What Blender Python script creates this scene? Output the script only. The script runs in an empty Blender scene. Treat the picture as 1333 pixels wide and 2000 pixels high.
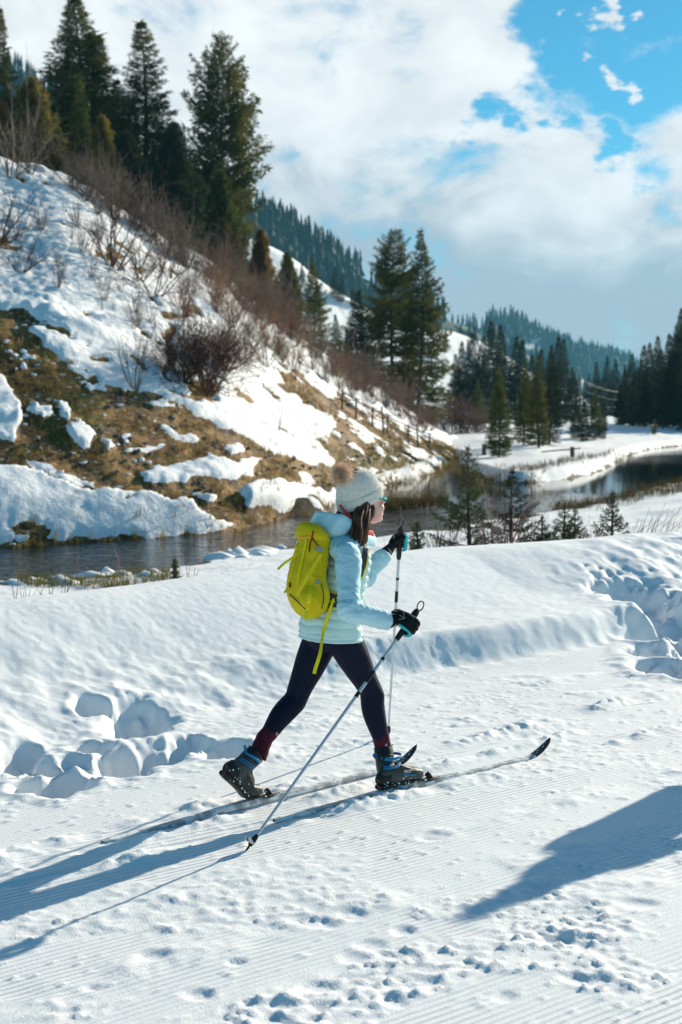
import bpy, bmesh, math, random
import numpy as np
from mathutils import Vector, Matrix
from mathutils.bvhtree import BVHTree

S = bpy.context.scene
COL = S.collection
rng = np.random.default_rng(7)
R = math.radians

# ------------------------------------------------------------------ camera
FPX, CAM_H = 2777.8, 1.95                      # focal length in photo pixels, eye height above the trail
PITCH = math.atan(210 / FPX)
cam = bpy.data.cameras.new('camera')
cam.sensor_fit = 'VERTICAL'; cam.sensor_height = 36.0; cam.sensor_width = 24.0
cam.lens = 36.0 * FPX / 2000.0
cam.clip_start = 0.05; cam.clip_end = 9000
cam.dof.use_dof = True; cam.dof.focus_distance = 6.95; cam.dof.aperture_fstop = 4.0
camo = bpy.data.objects.new('camera', cam); COL.objects.link(camo)
camo.location = (0, 0, CAM_H); camo.rotation_euler = (R(90) - PITCH, 0, 0)
S.camera = camo

# ------------------------------------------------------------------ sky and sun
SUN_EL = R(20.5); SUN_AZ = math.atan2(0.63, 0.77)   # sun ahead and to the right
SUN = Vector((math.sin(SUN_AZ) * math.cos(SUN_EL), math.cos(SUN_AZ) * math.cos(SUN_EL), math.sin(SUN_EL)))
W = bpy.data.worlds.new('World'); S.world = W; W.use_nodes = True
nt = W.node_tree; nt.nodes.clear()
def wn(t, **k):
    n = nt.nodes.new(t)
    for a, b in k.items(): setattr(n, a, b)
    return n
def wl(a, b): nt.links.new(a, b)
def wmath(op, a, b=None, clamp=False):
    n = wn('ShaderNodeMath', operation=op, use_clamp=clamp)
    for i, x in enumerate((a, b)):
        if x is None: continue
        if isinstance(x, (int, float)): n.inputs[i].default_value = x
        else: wl(x, n.inputs[i])
    return n.outputs[0]
def wstep(x, lo, hi):
    n = wn('ShaderNodeMapRange', interpolation_type='SMOOTHSTEP'); wl(x, n.inputs[0])
    n.inputs[1].default_value = lo; n.inputs[2].default_value = hi
    return n.outputs[0]
def wmix(f, a, b):
    n = wn('ShaderNodeMix', data_type='RGBA')
    if isinstance(f, (int, float)): n.inputs[0].default_value = f
    else: wl(f, n.inputs[0])
    for i, x in ((6, a), (7, b)):
        if isinstance(x, tuple): n.inputs[i].default_value = (*x, 1)
        else: wl(x, n.inputs[i])
    return n.outputs[2]
sky = wn('ShaderNodeTexSky', sky_type='NISHITA'); sky.sun_disc = False
sky.sun_elevation = SUN_EL; sky.sun_rotation = SUN_AZ; sky.altitude = 1800; sky.air_density = 1.0; sky.dust_density = 0.25; sky.ozone_density = 2.0
SKY_STRENGTH = 0.076
tc = wn('ShaderNodeTexCoord')
sep = wn('ShaderNodeSeparateXYZ'); wl(tc.outputs['Generated'], sep.inputs[0])
dx, dy, dz = sep.outputs
# clouds: noise over the sky sphere, a cloud deck towards the valley and over the sun side, blue overhead and behind
mp = wn('ShaderNodeMapping'); mp.inputs['Scale'].default_value = (1, 1, 1.7); mp.inputs['Location'].default_value = (3.1, 0.4, 0.2)
wl(tc.outputs['Generated'], mp.inputs[0])
def wnoise(scale, detail, rough=0.55, dist=0.0, loc=None):
    n = wn('ShaderNodeTexNoise'); n.inputs['Scale'].default_value = scale; n.inputs['Detail'].default_value = detail
    n.inputs['Roughness'].default_value = rough; n.inputs['Distortion'].default_value = dist
    wl(mp.outputs[0], n.inputs['Vector']); return n.outputs[0]
n_edge = wnoise(9.0, 9.0, 0.58, 0.35)
n_soft = wnoise(3.2, 4.0, 0.5, 0.2)
n_fine = wnoise(16.0, 8.0, 0.55, 0.4)
wv = wn('ShaderNodeTexNoise'); wv.inputs['Scale'].default_value = 13.0; wv.inputs['Detail'].default_value = 8.0; wv.inputs['Roughness'].default_value = 0.6
wl(mp.outputs[0], wv.inputs['Vector'])
wv2 = wn('ShaderNodeVectorMath', operation='SUBTRACT'); wl(wv.outputs['Color'], wv2.inputs[0]); wv2.inputs[1].default_value = (.5, .5, .5)
wv3 = wn('ShaderNodeVectorMath', operation='SCALE'); wl(wv2.outputs[0], wv3.inputs[0]); wv3.inputs['Scale'].default_value = 0.20
wv4 = wn('ShaderNodeVectorMath', operation='ADD'); wl(tc.outputs['Generated'], wv4.inputs[0]); wl(wv3.outputs[0], wv4.inputs[1])
def blob(px, py, rad):          # angular closeness to a place in the sky
    d = Vector(((px - 666.5) / FPX, 1.0, (790 - py) / FPX)).normalized()
    v = wn('ShaderNodeVectorMath', operation='DISTANCE'); wl(wv4.outputs[0], v.inputs[0]); v.inputs[1].default_value = d
    return wmath('SUBTRACT', 1.0, wmath('DIVIDE', v.outputs['Value'], rad), True)
cover = wmath('ADD', wstep(dy, 0.15, 0.92), -0.02)
cover = wmath('SUBTRACT', cover, wmath('MULTIPLY', wstep(dz, 0.28, 0.60), 0.85))
cover = wmath('ADD', cover, wmath('MULTIPLY', wmath('SUBTRACT', n_soft, 0.5), 1.0))
gap = wmath('MAXIMUM', blob(1335, 20, 0.125), wmath('MULTIPLY', blob(1150, 30, 0.065), 0.95))
gap = wmath('MAXIMUM', gap, wmath('MULTIPLY', blob(985, 222, 0.034), 0.85))
gap = wmath('MAXIMUM', gap, wmath('MULTIPLY', blob(1180, 290, 0.03), 0.7))
gap = wmath('SUBTRACT', gap, wmath('MULTIPLY', blob(1215, 103, 0.022), 1.1))
cover = wmath('SUBTRACT', cover, wmath('MULTIPLY', gap, 1.55))
cover = wmath('ADD', cover, wmath('MULTIPLY', wmath('SUBTRACT', n_edge, 0.5), 3.0))
cover = wmath('ADD', cover, wmath('MULTIPLY', wmath('SUBTRACT', n_fine, 0.5), 1.4))
cmask = wstep(cover, 0.02, 0.72)
# cloud shade: bright tops, blue-grey base low over the valley
band = wmath('ADD', dz, wmath('MULTIPLY', wmath('SUBTRACT', n_edge, 0.5), 0.26))
band = wmath('ADD', band, wmath('MULTIPLY', wmath('SUBTRACT', n_soft, 0.5), 0.22))
lit = wstep(band, 0.070, 0.150)
lit2 = wmath('MULTIPLY', lit, wmath('ADD', 0.62, wmath('MULTIPLY', wstep(wmath('ADD', n_fine, wmath('MULTIPLY', n_soft, 0.6)), 0.55, 0.95), 0.38)))
ccol = wmix(lit2, (0.335, 0.365, 0.41), (0.71, 0.715, 0.71))
blue = wn('ShaderNodeMix', data_type='RGBA', blend_type='MULTIPLY'); blue.inputs[0].default_value = 1
wl(sky.outputs[0], blue.inputs[6]); blue.inputs[7].default_value = (0.30, 0.92, 1.0, 1)
blue_s = wn('ShaderNodeVectorMath', operation='SCALE'); wl(blue.outputs[2], blue_s.inputs[0]); blue_s.inputs['Scale'].default_value = SKY_STRENGTH
mixed = wmix(cmask, blue_s.outputs[0], ccol)
bg = wn('ShaderNodeBackground'); wl(mixed, bg.inputs[0]); bg.inputs[1].default_value = 1.0
wo = wn('ShaderNodeOutputWorld'); wl(bg.outputs[0], wo.inputs[0])
W.cycles.sampling_method = 'MANUAL'; W.cycles.sample_map_resolution = 512

sun = bpy.data.lights.new('sun', 'SUN'); sun.energy = 5.0; sun.angle = R(0.53); sun.color = (1.0, 0.91, 0.74)
suno = bpy.data.objects.new('sun', sun); COL.objects.link(suno)
suno.rotation_euler = (-SUN).to_track_quat('-Z', 'Y').to_euler(); suno.location = (20, 25, 30)

vs = S.view_settings
vs.view_transform = 'Standard'; vs.look = 'None'; vs.gamma = 1; vs.use_curve_mapping = False; vs.exposure = 0.62
S.render.engine = 'CYCLES'
S.cycles.use_denoising = True
S.cycles.max_bounces = 8; S.cycles.diffuse_bounces = 3; S.cycles.glossy_bounces = 3; S.cycles.transparent_max_bounces = 8
S.cycles.caustics_reflective = False; S.cycles.caustics_refractive = False

# ------------------------------------------------------------------ picture geometry helpers
_fw = np.array([0, math.cos(PITCH), -math.sin(PITCH)]); _up = np.array([0, math.sin(PITCH), math.cos(PITCH)])
EYE = np.array([0, 0, CAM_H])
def ray(px, py): return _fw + np.array([1., 0, 0]) * (px - 666.5) / FPX + _up * (1000 - py) / FPX
def onz(px, py, z=0.0):
    d = ray(px, py); return EYE + d * ((z - CAM_H) / d[2])
def at(px, py, Y):
    d = ray(px, py); return EYE + d * (Y / d[1])
def project(P):
    q = P - EYE; w = q @ _fw
    w = np.where(w < 0.05, 0.05, w)
    return 666.5 + FPX * q[..., 0] / w, 1000 - FPX * (q @ _up) / w
TA = math.atan2(0.618, 0.786)                     # trail direction
T2 = np.array([math.cos(TA), math.sin(TA)]); N2 = np.array([-T2[1], T2[0]])
def uv(p): return p[..., :2] @ T2, p[..., :2] @ N2
def sstep(a, b, x):
    t = np.clip((x - a) / (b - a), 0, 1); return t * t * (3 - 2 * t)

# ------------------------------------------------------------------ noise
def _hash(ix, iy, seed):
    h = (ix.astype(np.int64) * 374761393 + iy.astype(np.int64) * 668265263 + seed * 1442695041) & 0xffffffff
    h = ((h ^ (h >> 13)) * 1274126177) & 0xffffffff
    return ((h ^ (h >> 16)) & 0xffff) / 65535.0
def vnoise(x, y, seed=0):
    x0 = np.floor(x); y0 = np.floor(y); fx = x - x0; fy = y - y0
    fx = fx * fx * fx * (fx * (fx * 6 - 15) + 10); fy = fy * fy * fy * (fy * (fy * 6 - 15) + 10)
    a = _hash(x0, y0, seed); b = _hash(x0 + 1, y0, seed); c = _hash(x0, y0 + 1, seed); d = _hash(x0 + 1, y0 + 1, seed)
    return (a * (1 - fx) + b * fx) * (1 - fy) + (c * (1 - fx) + d * fx) * fy - 0.5
def fbm(x, y, octv=4, seed=0, gain=0.5):
    s = np.zeros_like(x, dtype=float); a = 1.0
    for k in range(octv):
        ca, sa = math.cos(0.7 * k + seed), math.sin(0.7 * k + seed)
        s += a * vnoise((x * ca - y * sa) * 2 ** k + 17.3 * k, (x * sa + y * ca) * 2 ** k - 9.1 * k, seed + k); a *= gain
    return s
def poly_sd(px, py, poly):
    """signed distance to a polygon, negative inside"""
    P = np.asarray(poly, float); d2 = np.full(px.shape, 1e18); ins = np.zeros(px.shape, bool)
    for i in range(len(P)):
        (x0, y0), (x1, y1) = P[i], P[(i + 1) % len(P)]
        ex, ey = x1 - x0, y1 - y0
        t = np.clip(((px - x0) * ex + (py - y0) * ey) / (ex * ex + ey * ey + 1e-12), 0, 1)
        d2 = np.minimum(d2, (px - x0 - t * ex) ** 2 + (py - y0 - t * ey) ** 2)
        c = (y0 > py) != (y1 > py)
        ins ^= c & (px < ex * (py - y0) / (ey if abs(ey) > 1e-12 else 1e-12) + x0)
    d = np.sqrt(d2); return np.where(ins, -d, d)

# ------------------------------------------------------------------ mesh and object helpers
def mesh_np(name, V, F, smooth=True, attrs=None, fmat=None, mats=()):
    V = np.asarray(V, np.float32); F = np.asarray(F, np.int32); k = F.shape[1]
    me = bpy.data.meshes.new(name)
    me.vertices.add(len(V)); me.vertices.foreach_set('co', V.ravel())
    me.loops.add(F.size); me.loops.foreach_set('vertex_index', F.ravel())
    me.polygons.add(len(F)); me.polygons.foreach_set('loop_start', np.arange(len(F), dtype=np.int32) * k)
    me.polygons.foreach_set('loop_total', np.full(len(F), k, np.int32))
    me.polygons.foreach_set('use_smooth', np.full(len(F), smooth, bool))
    for m in mats: me.materials.append(m)
    if fmat is not None: me.polygons.foreach_set('material_index', np.asarray(fmat, np.int32))
    for a, x in (attrs or {}).items():
        t = me.attributes.new(a, 'FLOAT', 'POINT'); t.data.foreach_set('value', np.asarray(x, np.float32))
    me.update(); me.validate(); return me
def link(name, me, parent=None, loc=(0, 0, 0), rot=(0, 0, 0), mat=None):
    o = bpy.data.objects.new(name, me); COL.objects.link(o)
    o.location = loc; o.rotation_euler = rot
    if parent is not None: o.parent = parent
    if mat is not None and me is not None:
        me.materials.clear(); me.materials.append(mat)
    return o
def tag(o, label=None, cat=None, group=None, kind=None):
    for k, v in (('label', label), ('category', cat), ('group', group), ('kind', kind)):
        if v: o[k] = v
    return o
def empty(name, loc, rz=0.0, label=None, cat=None, group=None):
    o = link(name, None, loc=loc, rot=(0, 0, rz)); o.empty_display_size = 0.2
    return tag(o, label, cat, group)
def copy_tree(o, parent=None, swap=None):
    c = o.copy(); COL.objects.link(c)
    if parent is not None:
        c.parent = parent; c.matrix_parent_inverse = o.matrix_parent_inverse
    for ch in list(o.children): copy_tree(ch, c, swap)
    return c
def grid_faces(nu, nv, wrap_u=False):
    i = np.arange(nu if wrap_u else nu - 1)[:, None]; j = np.arange(nv - 1)[None, :]
    a = i * nv + j; b = ((i + 1) % nu) * nv + j
    return np.stack([a, b, b + 1, a + 1], -1).reshape(-1, 4)

# ------------------------------------------------------------------ materials
def material(name, col=(0.8, 0.8, 0.8), rough=0.6, spec=0.3, metal=0.0, col2=None, nscale=6.0, ndetail=4.0, bump=0.0, bscale=40.0,
             trans=0.0, sheen=0.0, coords='Object', stretch=None, ramp=(0.35, 0.65), bdist=0.01, coat=0.0):
    m = bpy.data.materials.new(name); m.use_nodes = True; t = m.node_tree; b = t.nodes['Principled BSDF']
    b.inputs['Base Color'].default_value = (*col, 1); b.inputs['Roughness'].default_value = rough
    b.inputs['Specular IOR Level'].default_value = spec; b.inputs['Metallic'].default_value = metal
    b.inputs['Sheen Weight'].default_value = sheen; b.inputs['Coat Weight'].default_value = coat
    tc = t.nodes.new('ShaderNodeTexCoord'); vec = tc.outputs[coords]
    if stretch:
        mp = t.nodes.new('ShaderNodeMapping'); mp.inputs['Scale'].default_value = stretch; t.links.new(vec, mp.inputs[0]); vec = mp.outputs[0]
    if col2 is not None:
        n = t.nodes.new('ShaderNodeTexNoise'); n.inputs['Scale'].default_value = nscale; n.inputs['Detail'].default_value = ndetail
        t.links.new(vec, n.inputs['Vector'])
        r = t.nodes.new('ShaderNodeMapRange'); r.inputs[1].default_value = ramp[0]; r.inputs[2].default_value = ramp[1]; t.links.new(n.outputs[0], r.inputs[0])
        x = t.nodes.new('ShaderNodeMix'); x.data_type = 'RGBA'; t.links.new(r.outputs[0], x.inputs[0])
        x.inputs[6].default_value = (*col, 1); x.inputs[7].default_value = (*col2, 1); t.links.new(x.outputs[2], b.inputs['Base Color'])
    if bump:
        n = t.nodes.new('ShaderNodeTexNoise'); n.inputs['Scale'].default_value = bscale; n.inputs['Detail'].default_value = 5
        t.links.new(vec, n.inputs['Vector'])
        bp = t.nodes.new('ShaderNodeBump'); bp.inputs['Strength'].default_value = bump; bp.inputs['Distance'].default_value = bdist
        t.links.new(n.outputs[0], bp.inputs['Height']); t.links.new(bp.outputs[0], b.inputs['Normal'])
    if trans:
        tr = t.nodes.new('ShaderNodeBsdfTranslucent'); mx = t.nodes.new('ShaderNodeMixShader'); mx.inputs[0].default_value = trans
        o = t.nodes['Material Output']
        if col2 is not None: t.links.new(x.outputs[2], tr.inputs[0])
        else: tr.inputs[0].default_value = (*col, 1)
        t.links.new(b.outputs[0], mx.inputs[1]); t.links.new(tr.outputs[0], mx.inputs[2]); t.links.new(mx.outputs[0], o.inputs[0])
    return m
# ================================================================== THE GROUND
def node_mat(name):
    m = bpy.data.materials.new(name); m.use_nodes = True; t = m.node_tree; return m, t, t.nodes['Principled BSDF']
def N(t, kind, **k):
    n = t.nodes.new(kind)
    for a, b in k.items(): setattr(n, a, b)
    return n
SNOW = (0.90, 0.905, 0.91)
# groomed snow: combed grooves along the trail (object x), grain, fine crumbs
m_trail, t, b = node_mat('trail_snow')
b.inputs['Base Color'].default_value = (*SNOW, 1); b.inputs['Roughness'].default_value = 0.7; b.inputs['Specular IOR Level'].default_value = 0.25
tc_ = N(t, 'ShaderNodeTexCoord')
wob = N(t, 'ShaderNodeTexNoise'); wob.inputs['Scale'].default_value = 0.9; wob.inputs['Detail'].default_value = 2
t.links.new(tc_.outputs['Object'], wob.inputs['Vector'])
sp = N(t, 'ShaderNodeSeparateXYZ'); t.links.new(tc_.outputs['Object'], sp.inputs[0])
w1 = N(t, 'ShaderNodeMath', operation='MULTIPLY_ADD'); t.links.new(wob.outputs[0], w1.inputs[0]); w1.inputs[1].default_value = 0.05; t.links.new(sp.outputs[1], w1.inputs[2])
w2 = N(t, 'ShaderNodeMath', operation='MULTIPLY'); t.links.new(w1.outputs[0], w2.inputs[0]); w2.inputs[1].default_value = 2 * math.pi / 0.034
w3 = N(t, 'ShaderNodeMath', operation='SINE'); t.links.new(w2.outputs[0], w3.inputs[0])
at_ = N(t, 'ShaderNodeAttribute'); at_.attribute_name = 'cord'
w4 = N(t, 'ShaderNodeMath', operation='MULTIPLY'); t.links.new(w3.outputs[0], w4.inputs[0]); t.links.new(at_.outputs['Fac'], w4.inputs[1])
g1 = N(t, 'ShaderNodeTexNoise'); g1.inputs['Scale'].default_value = 110; g1.inputs['Detail'].default_value = 6; g1.inputs['Roughness'].default_value = 0.6
t.links.new(tc_.outputs['Object'], g1.inputs['Vector'])
w5 = N(t, 'ShaderNodeMath', operation='MULTIPLY_ADD'); t.links.new(g1.outputs[0], w5.inputs[0]); w5.inputs[1].default_value = 1.0; t.links.new(w4.outputs[0], w5.inputs[2])
bp = N(t, 'ShaderNodeBump'); bp.inputs['Distance'].default_value = 0.0032; bp.inputs['Strength'].default_value = 1.0
t.links.new(w5.outputs[0], bp.inputs['Height']); t.links.new(bp.outputs[0], b.inputs['Normal'])

# wild snow and bare earth, mixed by the 'snow' attribute of the mesh
def earth_snow(name, scale=1.0, wet=1.0):
    m, t, b = node_mat(name); tc = N(t, 'ShaderNodeTexCoord')
    def noise(s, d=5, r=0.6):
        n = N(t, 'ShaderNodeTexNoise'); n.inputs['Scale'].default_value = s * scale; n.inputs['Detail'].default_value = d; n.inputs['Roughness'].default_value = r
        t.links.new(tc.outputs['Object'], n.inputs['Vector']); return n.outputs[0]
    def rng_(x, lo, hi):
        n = N(t, 'ShaderNodeMapRange'); n.inputs[1].default_value = lo; n.inputs[2].default_value = hi; t.links.new(x, n.inputs[0]); return n.outputs[0]
    def mix(f, a, c):
        n = N(t, 'ShaderNodeMix', data_type='RGBA'); t.links.new(f, n.inputs[0])
        for i, x in ((6, a), (7, c)):
            if isinstance(x, tuple): n.inputs[i].default_value = (*x, 1)
            else: t.links.new(x, n.inputs[i])
        return n.outputs[2]
    c = mix(rng_(noise(1.1), 0.42, 0.60), tuple(wet * x for x in (0.080, 0.038, 0.016)), tuple(wet * x for x in (0.33, 0.168, 0.048)))
    c = mix(rng_(noise(9.0), 0.50, 0.66), c, tuple(wet * x for x in (0.40, 0.27, 0.10)))
    at2 = N(t, 'ShaderNodeAttribute'); at2.attribute_name = 'moss'
    mm = N(t, 'ShaderNodeMath', operation='MULTIPLY'); t.links.new(rng_(noise(2.3), 0.42, 0.56), mm.inputs[0]); t.links.new(at2.outputs['Fac'], mm.inputs[1])
    c = mix(mm.outputs[0], c, (0.11, 0.105, 0.016))
    c = mix(rng_(noise(22.0, 3), 0.56, 0.66), c, (0.025, 0.018, 0.012))
    a = N(t, 'ShaderNodeAttribute'); a.attribute_name = 'snow'
    s = N(t, 'ShaderNodeMath', operation='MULTIPLY_ADD'); t.links.new(noise(6.0, 6, 0.65), s.inputs[0]); s.inputs[1].default_value = 0.55; t.links.new(a.outputs['Fac'], s.inputs[2])
    k = rng_(s.outputs[0], 0.74, 0.80)
    c = mix(k, c, SNOW); t.links.new(c, b.inputs['Base Color'])
    b.inputs['Roughness'].default_value = 0.8; b.inputs['Specular IOR Level'].default_value = 0.2
    bp = N(t, 'ShaderNodeBump'); bp.inputs['Distance'].default_value = 0.05; bp.inputs['Strength'].default_value = 0.7
    t.links.new(noise(7.0, 8, 0.6), bp.inputs['Height']); t.links.new(bp.outputs[0], b.inputs['Normal'])
    return m
m_hill = earth_snow('hillside_earth_and_snow'); m_valley = earth_snow('wet_bank_earth_and_snow', 1.0, 0.22)

# ------------------------------------------------------------------ near ground: trail, berm
SHEAR = 0.0
vc_k = ([-6, 0, 4, 9, 12, 16, 24], [8.0, 8.3, 8.78, 9.62, 9.35, 9.2, 9.2])
vb_k = ([-6, 2.0, 3.3, 4.6, 6.2, 9.2, 12, 24], [7.2, 7.1, 7.12, 7.45, 7.66, 7.74, 7.7, 7.7])
def holes(u, v, pts):
    """post-hole footprints: (u, v, radius along, radius across, depth)"""
    z = np.zeros_like(u); hz = np.zeros_like(u)
    for (hu, hv, ru, rv, dp, ang) in pts:
        ca, sa = math.cos(ang), math.sin(ang)
        x = ((u - hu) * ca + (v - hv) * sa) / ru; y = (-(u - hu) * sa + (v - hv) * ca) / rv
        w = 0.45 * vnoise(u * 6 + hu * 3, v * 6 + hv, 5) + 0.25 * vnoise(u * 17, v * 17, 6)
        r = np.sqrt(x * x + y * y) * (1 + w)
        hz = np.minimum(hz, -dp * (1 - sstep(0.45, 1.12, r)))
        z += min(dp, .1) * 0.12 * np.exp(-((r - 1.3) / 0.25) ** 2)
    return z + hz
def hole_px(px, py, z, ru, rv, dp, ang=0.9):
    p = onz(px, py, z); a, c = uv(p); return (a, c, ru, rv, dp, ang)
hr = random.Random(3)
BANK_HOLES = [hole_px(*h) for h in (
    (30, 1395, .26, .24, .15, .20), (85, 1418, .24, .20, .15, .18), (120, 1450, .22, .24, .16, .22), (55, 1462, .2, .15, .12, .14),
    (180, 1318, .30, .14, .13, .15), (178, 1362, .30, .13, .12, .16), (262, 1325, .30, .34, .21, .26), (245, 1405, .24, .30, .19, .26),
    (312, 1400, .22, .28, .17, .24), (358, 1368, .26, .17, .14, .17), (443, 1392, .22, .24, .18, .24), (150, 1395, .26, .13, .12, .10),
    (395, 1420, .15, .12, .10, .08), (205, 1465, .1, .16, .12, .09), (20, 1450, .18, .14, .12, .12), (110, 1395, .3, .12, .12, .1))]
BANK_HOLES += [hole_px(*h) for h in (
    (1245, 1100, .52, .55, .40, .30), (1215, 1095, .52, .20, .22, .14), (1300, 1125, .46, .36, .34, .28), (1330, 1155, .40, .30, .30, .24), (1275, 1150, .42, .22, .24, .16),
    (1300, 1190, .34, .30, .30, .24), (1340, 1230, .30, .36, .34, .24), (1290, 1265, .16, .30, .22, .16), (1330, 1290, .10, .28, .20, .14), (1380, 1180, .35, .4, .3, .2))]
DENTS = [(a_, b_, c_ * hr.uniform(.7, 1.25), d_ * hr.uniform(.7, 1.1), e_ * .24, hr.uniform(0, 3)) for a_, b_, c_, d_, e_, f_ in [hole_px(*h) for h in (
    (1020, 1232, .34, .10, .17, .03), (1165, 1170, .38, .07, .10, .03), (1198, 1154, .38, .05, .18, .025), (1240, 1170, .38, .05, .06, .02),
    (615, 1803, 0, .09, .06, .05), (690, 1787, 0, .08, .06, .045), (725, 1845, 0, .06, .05, .035), (790, 1818, 0, .055, .045, .05), (462, 1878, 0, .045, .04, .045), (300, 1868, 0, .055, .045, .05),
    (390, 1942, 0, .05, .05, .05), (630, 1930, 0, .065, .06, .06), (690, 1918, 0, .12, .07, .022), (628, 1968, 0, .06, .05, .04), (770, 1955, 0, .06, .05, .04), (548, 1965, 0, .05, .04, .03), (690, 1870, 0, .05, .05, .03), (850, 1635, 0, .07, .05, .05), (1085, 1836, 0, .09, .05, .05), (1130, 1912, 0, .07, .05, .05), (1250, 1765, 0, .08, .07, .04),
    (985, 1945, 0, .05, .05, .03), (120, 1515, 0, .07, .05, .035), (1175, 1915, 0, .05, .04, .04), (1145, 1850, 0, .04, .04, .03), (180, 1930, 0, .04, .03, .03),
    (895, 1420, 0, .10, .05, .02), (1015, 1437, 0, .06, .05, .025), (905, 1455, 0, .06, .04, .02), (1120, 1450, 0, .10, .06, .02), (1215, 1402, 0, .12, .08, .02), (560, 1000 + 560, 0, .05, .04, .02))]]
def trail_z(u, v, fine=True):
    vb = np.interp(u, *vb_k) + 0.10 * vnoise(u * 1.3, u * 0 + 3.3, 2) + 0.02 * vnoise(u * 3.5, u * 0 + 1.7, 4)
    vc = np.interp(u, *vc_k)
    left = 1 - sstep(4.6, 7.0, u)                       # the trampled, gently banked stretch
    fw_ = 0.26 + 0.42 * left
    s = v - vb
    z = (0.24 - 0.07 * left) * sstep(-0.02, fw_, s)
    z = z + (0.06 + 0.06 * left) * sstep(fw_, 1.5, s) + 0.30 * sstep(-1.0, 0.15, v - vc) - 1.75 * sstep(0.2, 4.6, v - vc)
    on_bank = sstep(0.05, 0.4, s); off = 1 - sstep(-0.15, 0.02, s)
    z = z + 0.011 * fbm(u * 1.1, v * 1.1, 3, 11) * (0.35 + on_bank)
    # loose lumps where the groomer's edge meets the berm
    edge = np.exp(-((s - 0.10) / 0.22) ** 2)
    z = z + edge * (0.012 * np.clip(fbm(u * 9, v * 9, 3, 21), -.1, 1) + 0.014 * np.abs(vnoise(u * 26, v * 26, 22)))
    face = np.exp(-((s - 0.45) / 0.35) ** 2)
    z = z + face * 0.005 * fbm(u * 13, v * 13, 4, 25)
    z = z + 0.78 * holes(u, v, BANK_HOLES)
    tr = np.exp(-(((u - 4.2) / 2.2) ** 2 + ((v - 7.75) / .65) ** 2))
    z = z + tr * 0.03 * fbm(u * 5, v * 5, 3, 31)
    trr = np.exp(-(((u - 11.8) / 1.6) ** 2 + ((v - 8.3) / 1.1) ** 2))
    z = z + trr * 0.13 * fbm(u * 3.3, v * 3.3, 4, 33)
    z = z + holes(u, v, DENTS)
    # ridges of loose snow thrown up along the ski tracks
    rid = np.zeros_like(u)
    for v0, sl, amp, wd in ((5.31, .05, .030, .07), (5.56, .075, .026, .055), (5.83, .11, .030, .08), (6.35, .02, .014, .10), (4.72, .01, .013, .08), (6.85, .0, .016, .09), (4.15, -.02, .012, .12), (3.7, .0, .012, .1)):
        vv = v - (v0 + sl * (u - 4.5)) - 0.05 * vnoise(u * 1.2, u * 0 + v0, 8)
        rid += amp * np.exp(-(vv / wd) ** 2) * np.clip(0.45 + 1.5 * vnoise(u * 2.3, u * 0 + v0 * 7, 9) + 0.9 * vnoise(u * 8, v * 8, 10), 0, 1.6)
    z = z + rid * off
    # grooves already skied
    for v0, sl in ((5.36, .051), (5.62, .115)):
        vv = v - (v0 + sl * (u - 4.2)); z = z - 0.012 * np.exp(-(vv / 0.035) ** 4) * off
    # crumbs
    clump = sstep(0.0, 0.28, fbm(u * 1.7, v * 2.6, 3, 41)) * off
    nearb = sstep(5.0, 3.4, v) * off
    cl2 = clump * (0.6 + 0.9 * nearb)
    if fine:
        c1 = np.clip(vnoise(u * 22, v * 22, 42) - 0.08, 0, 1); c2 = np.clip(vnoise(u * 43, v * 43, 43) - 0.1, 0, 1); c0 = fbm(u * 8, v * 8, 2, 44)
        z = z + cl2 * (0.020 * c1 + 0.024 * c2 + 0.006 * c0)
        sparse = np.clip(vnoise(u * 30, v * 30, 45) - 0.36, 0, 1) * off
        z = z + 0.06 * sparse
        z = z + (on_bank * 0.004 + rid * 0.6) * fbm(u * 28, v * 28, 3, 46)
    cord = off * (1 - np.clip(cl2 * 1.6, 0, 1)) * (1 - np.clip(rid / 0.012, 0, 1)) * np.clip(0.75 + 1.0 * fbm(u * .5, v * 2.2, 2, 47), 0.15, 1)
    for (hu, hv, ru, rv, dp, an) in DENTS:
        cord = cord * (1 - 0.9 * np.exp(-((u - hu) ** 2 + (v - hv) ** 2) / (1.8 * max(ru, rv)) ** 2))
    return z, cord
ua = np.concatenate([np.arange(-3, 2.0, .06), np.arange(2.0, 7.2, .0165), np.arange(7.2, 13, .032), np.arange(13, 22, .09)])
va = np.concatenate([np.arange(0, 2.7, .05), np.arange(2.7, 6.4, .0125), np.arange(6.4, 9.9, .0165), np.arange(9.9, 15.0, .09)])
U_, V_ = np.meshgrid(ua, va, indexing='ij')
Z_, cord_ = trail_z(U_, V_)
me = mesh_np('snow_ground', np.stack([U_, V_, Z_], -1).reshape(-1, 3), grid_faces(len(ua), len(va)), attrs={'cord': cord_.ravel()}, mats=(m_trail,))
o = link('snow_ground', me, rot=(0, 0, TA)); tag(o, 'groomed snow trail with combed grooves and trampled snow berm beside it', 'snow', kind='structure')
def ground_z(x, y):
    p = np.array([x, y, 0.]); a, c = uv(p)
    return float(trail_z(np.array([a]), np.array([c]))[0][0])

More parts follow.
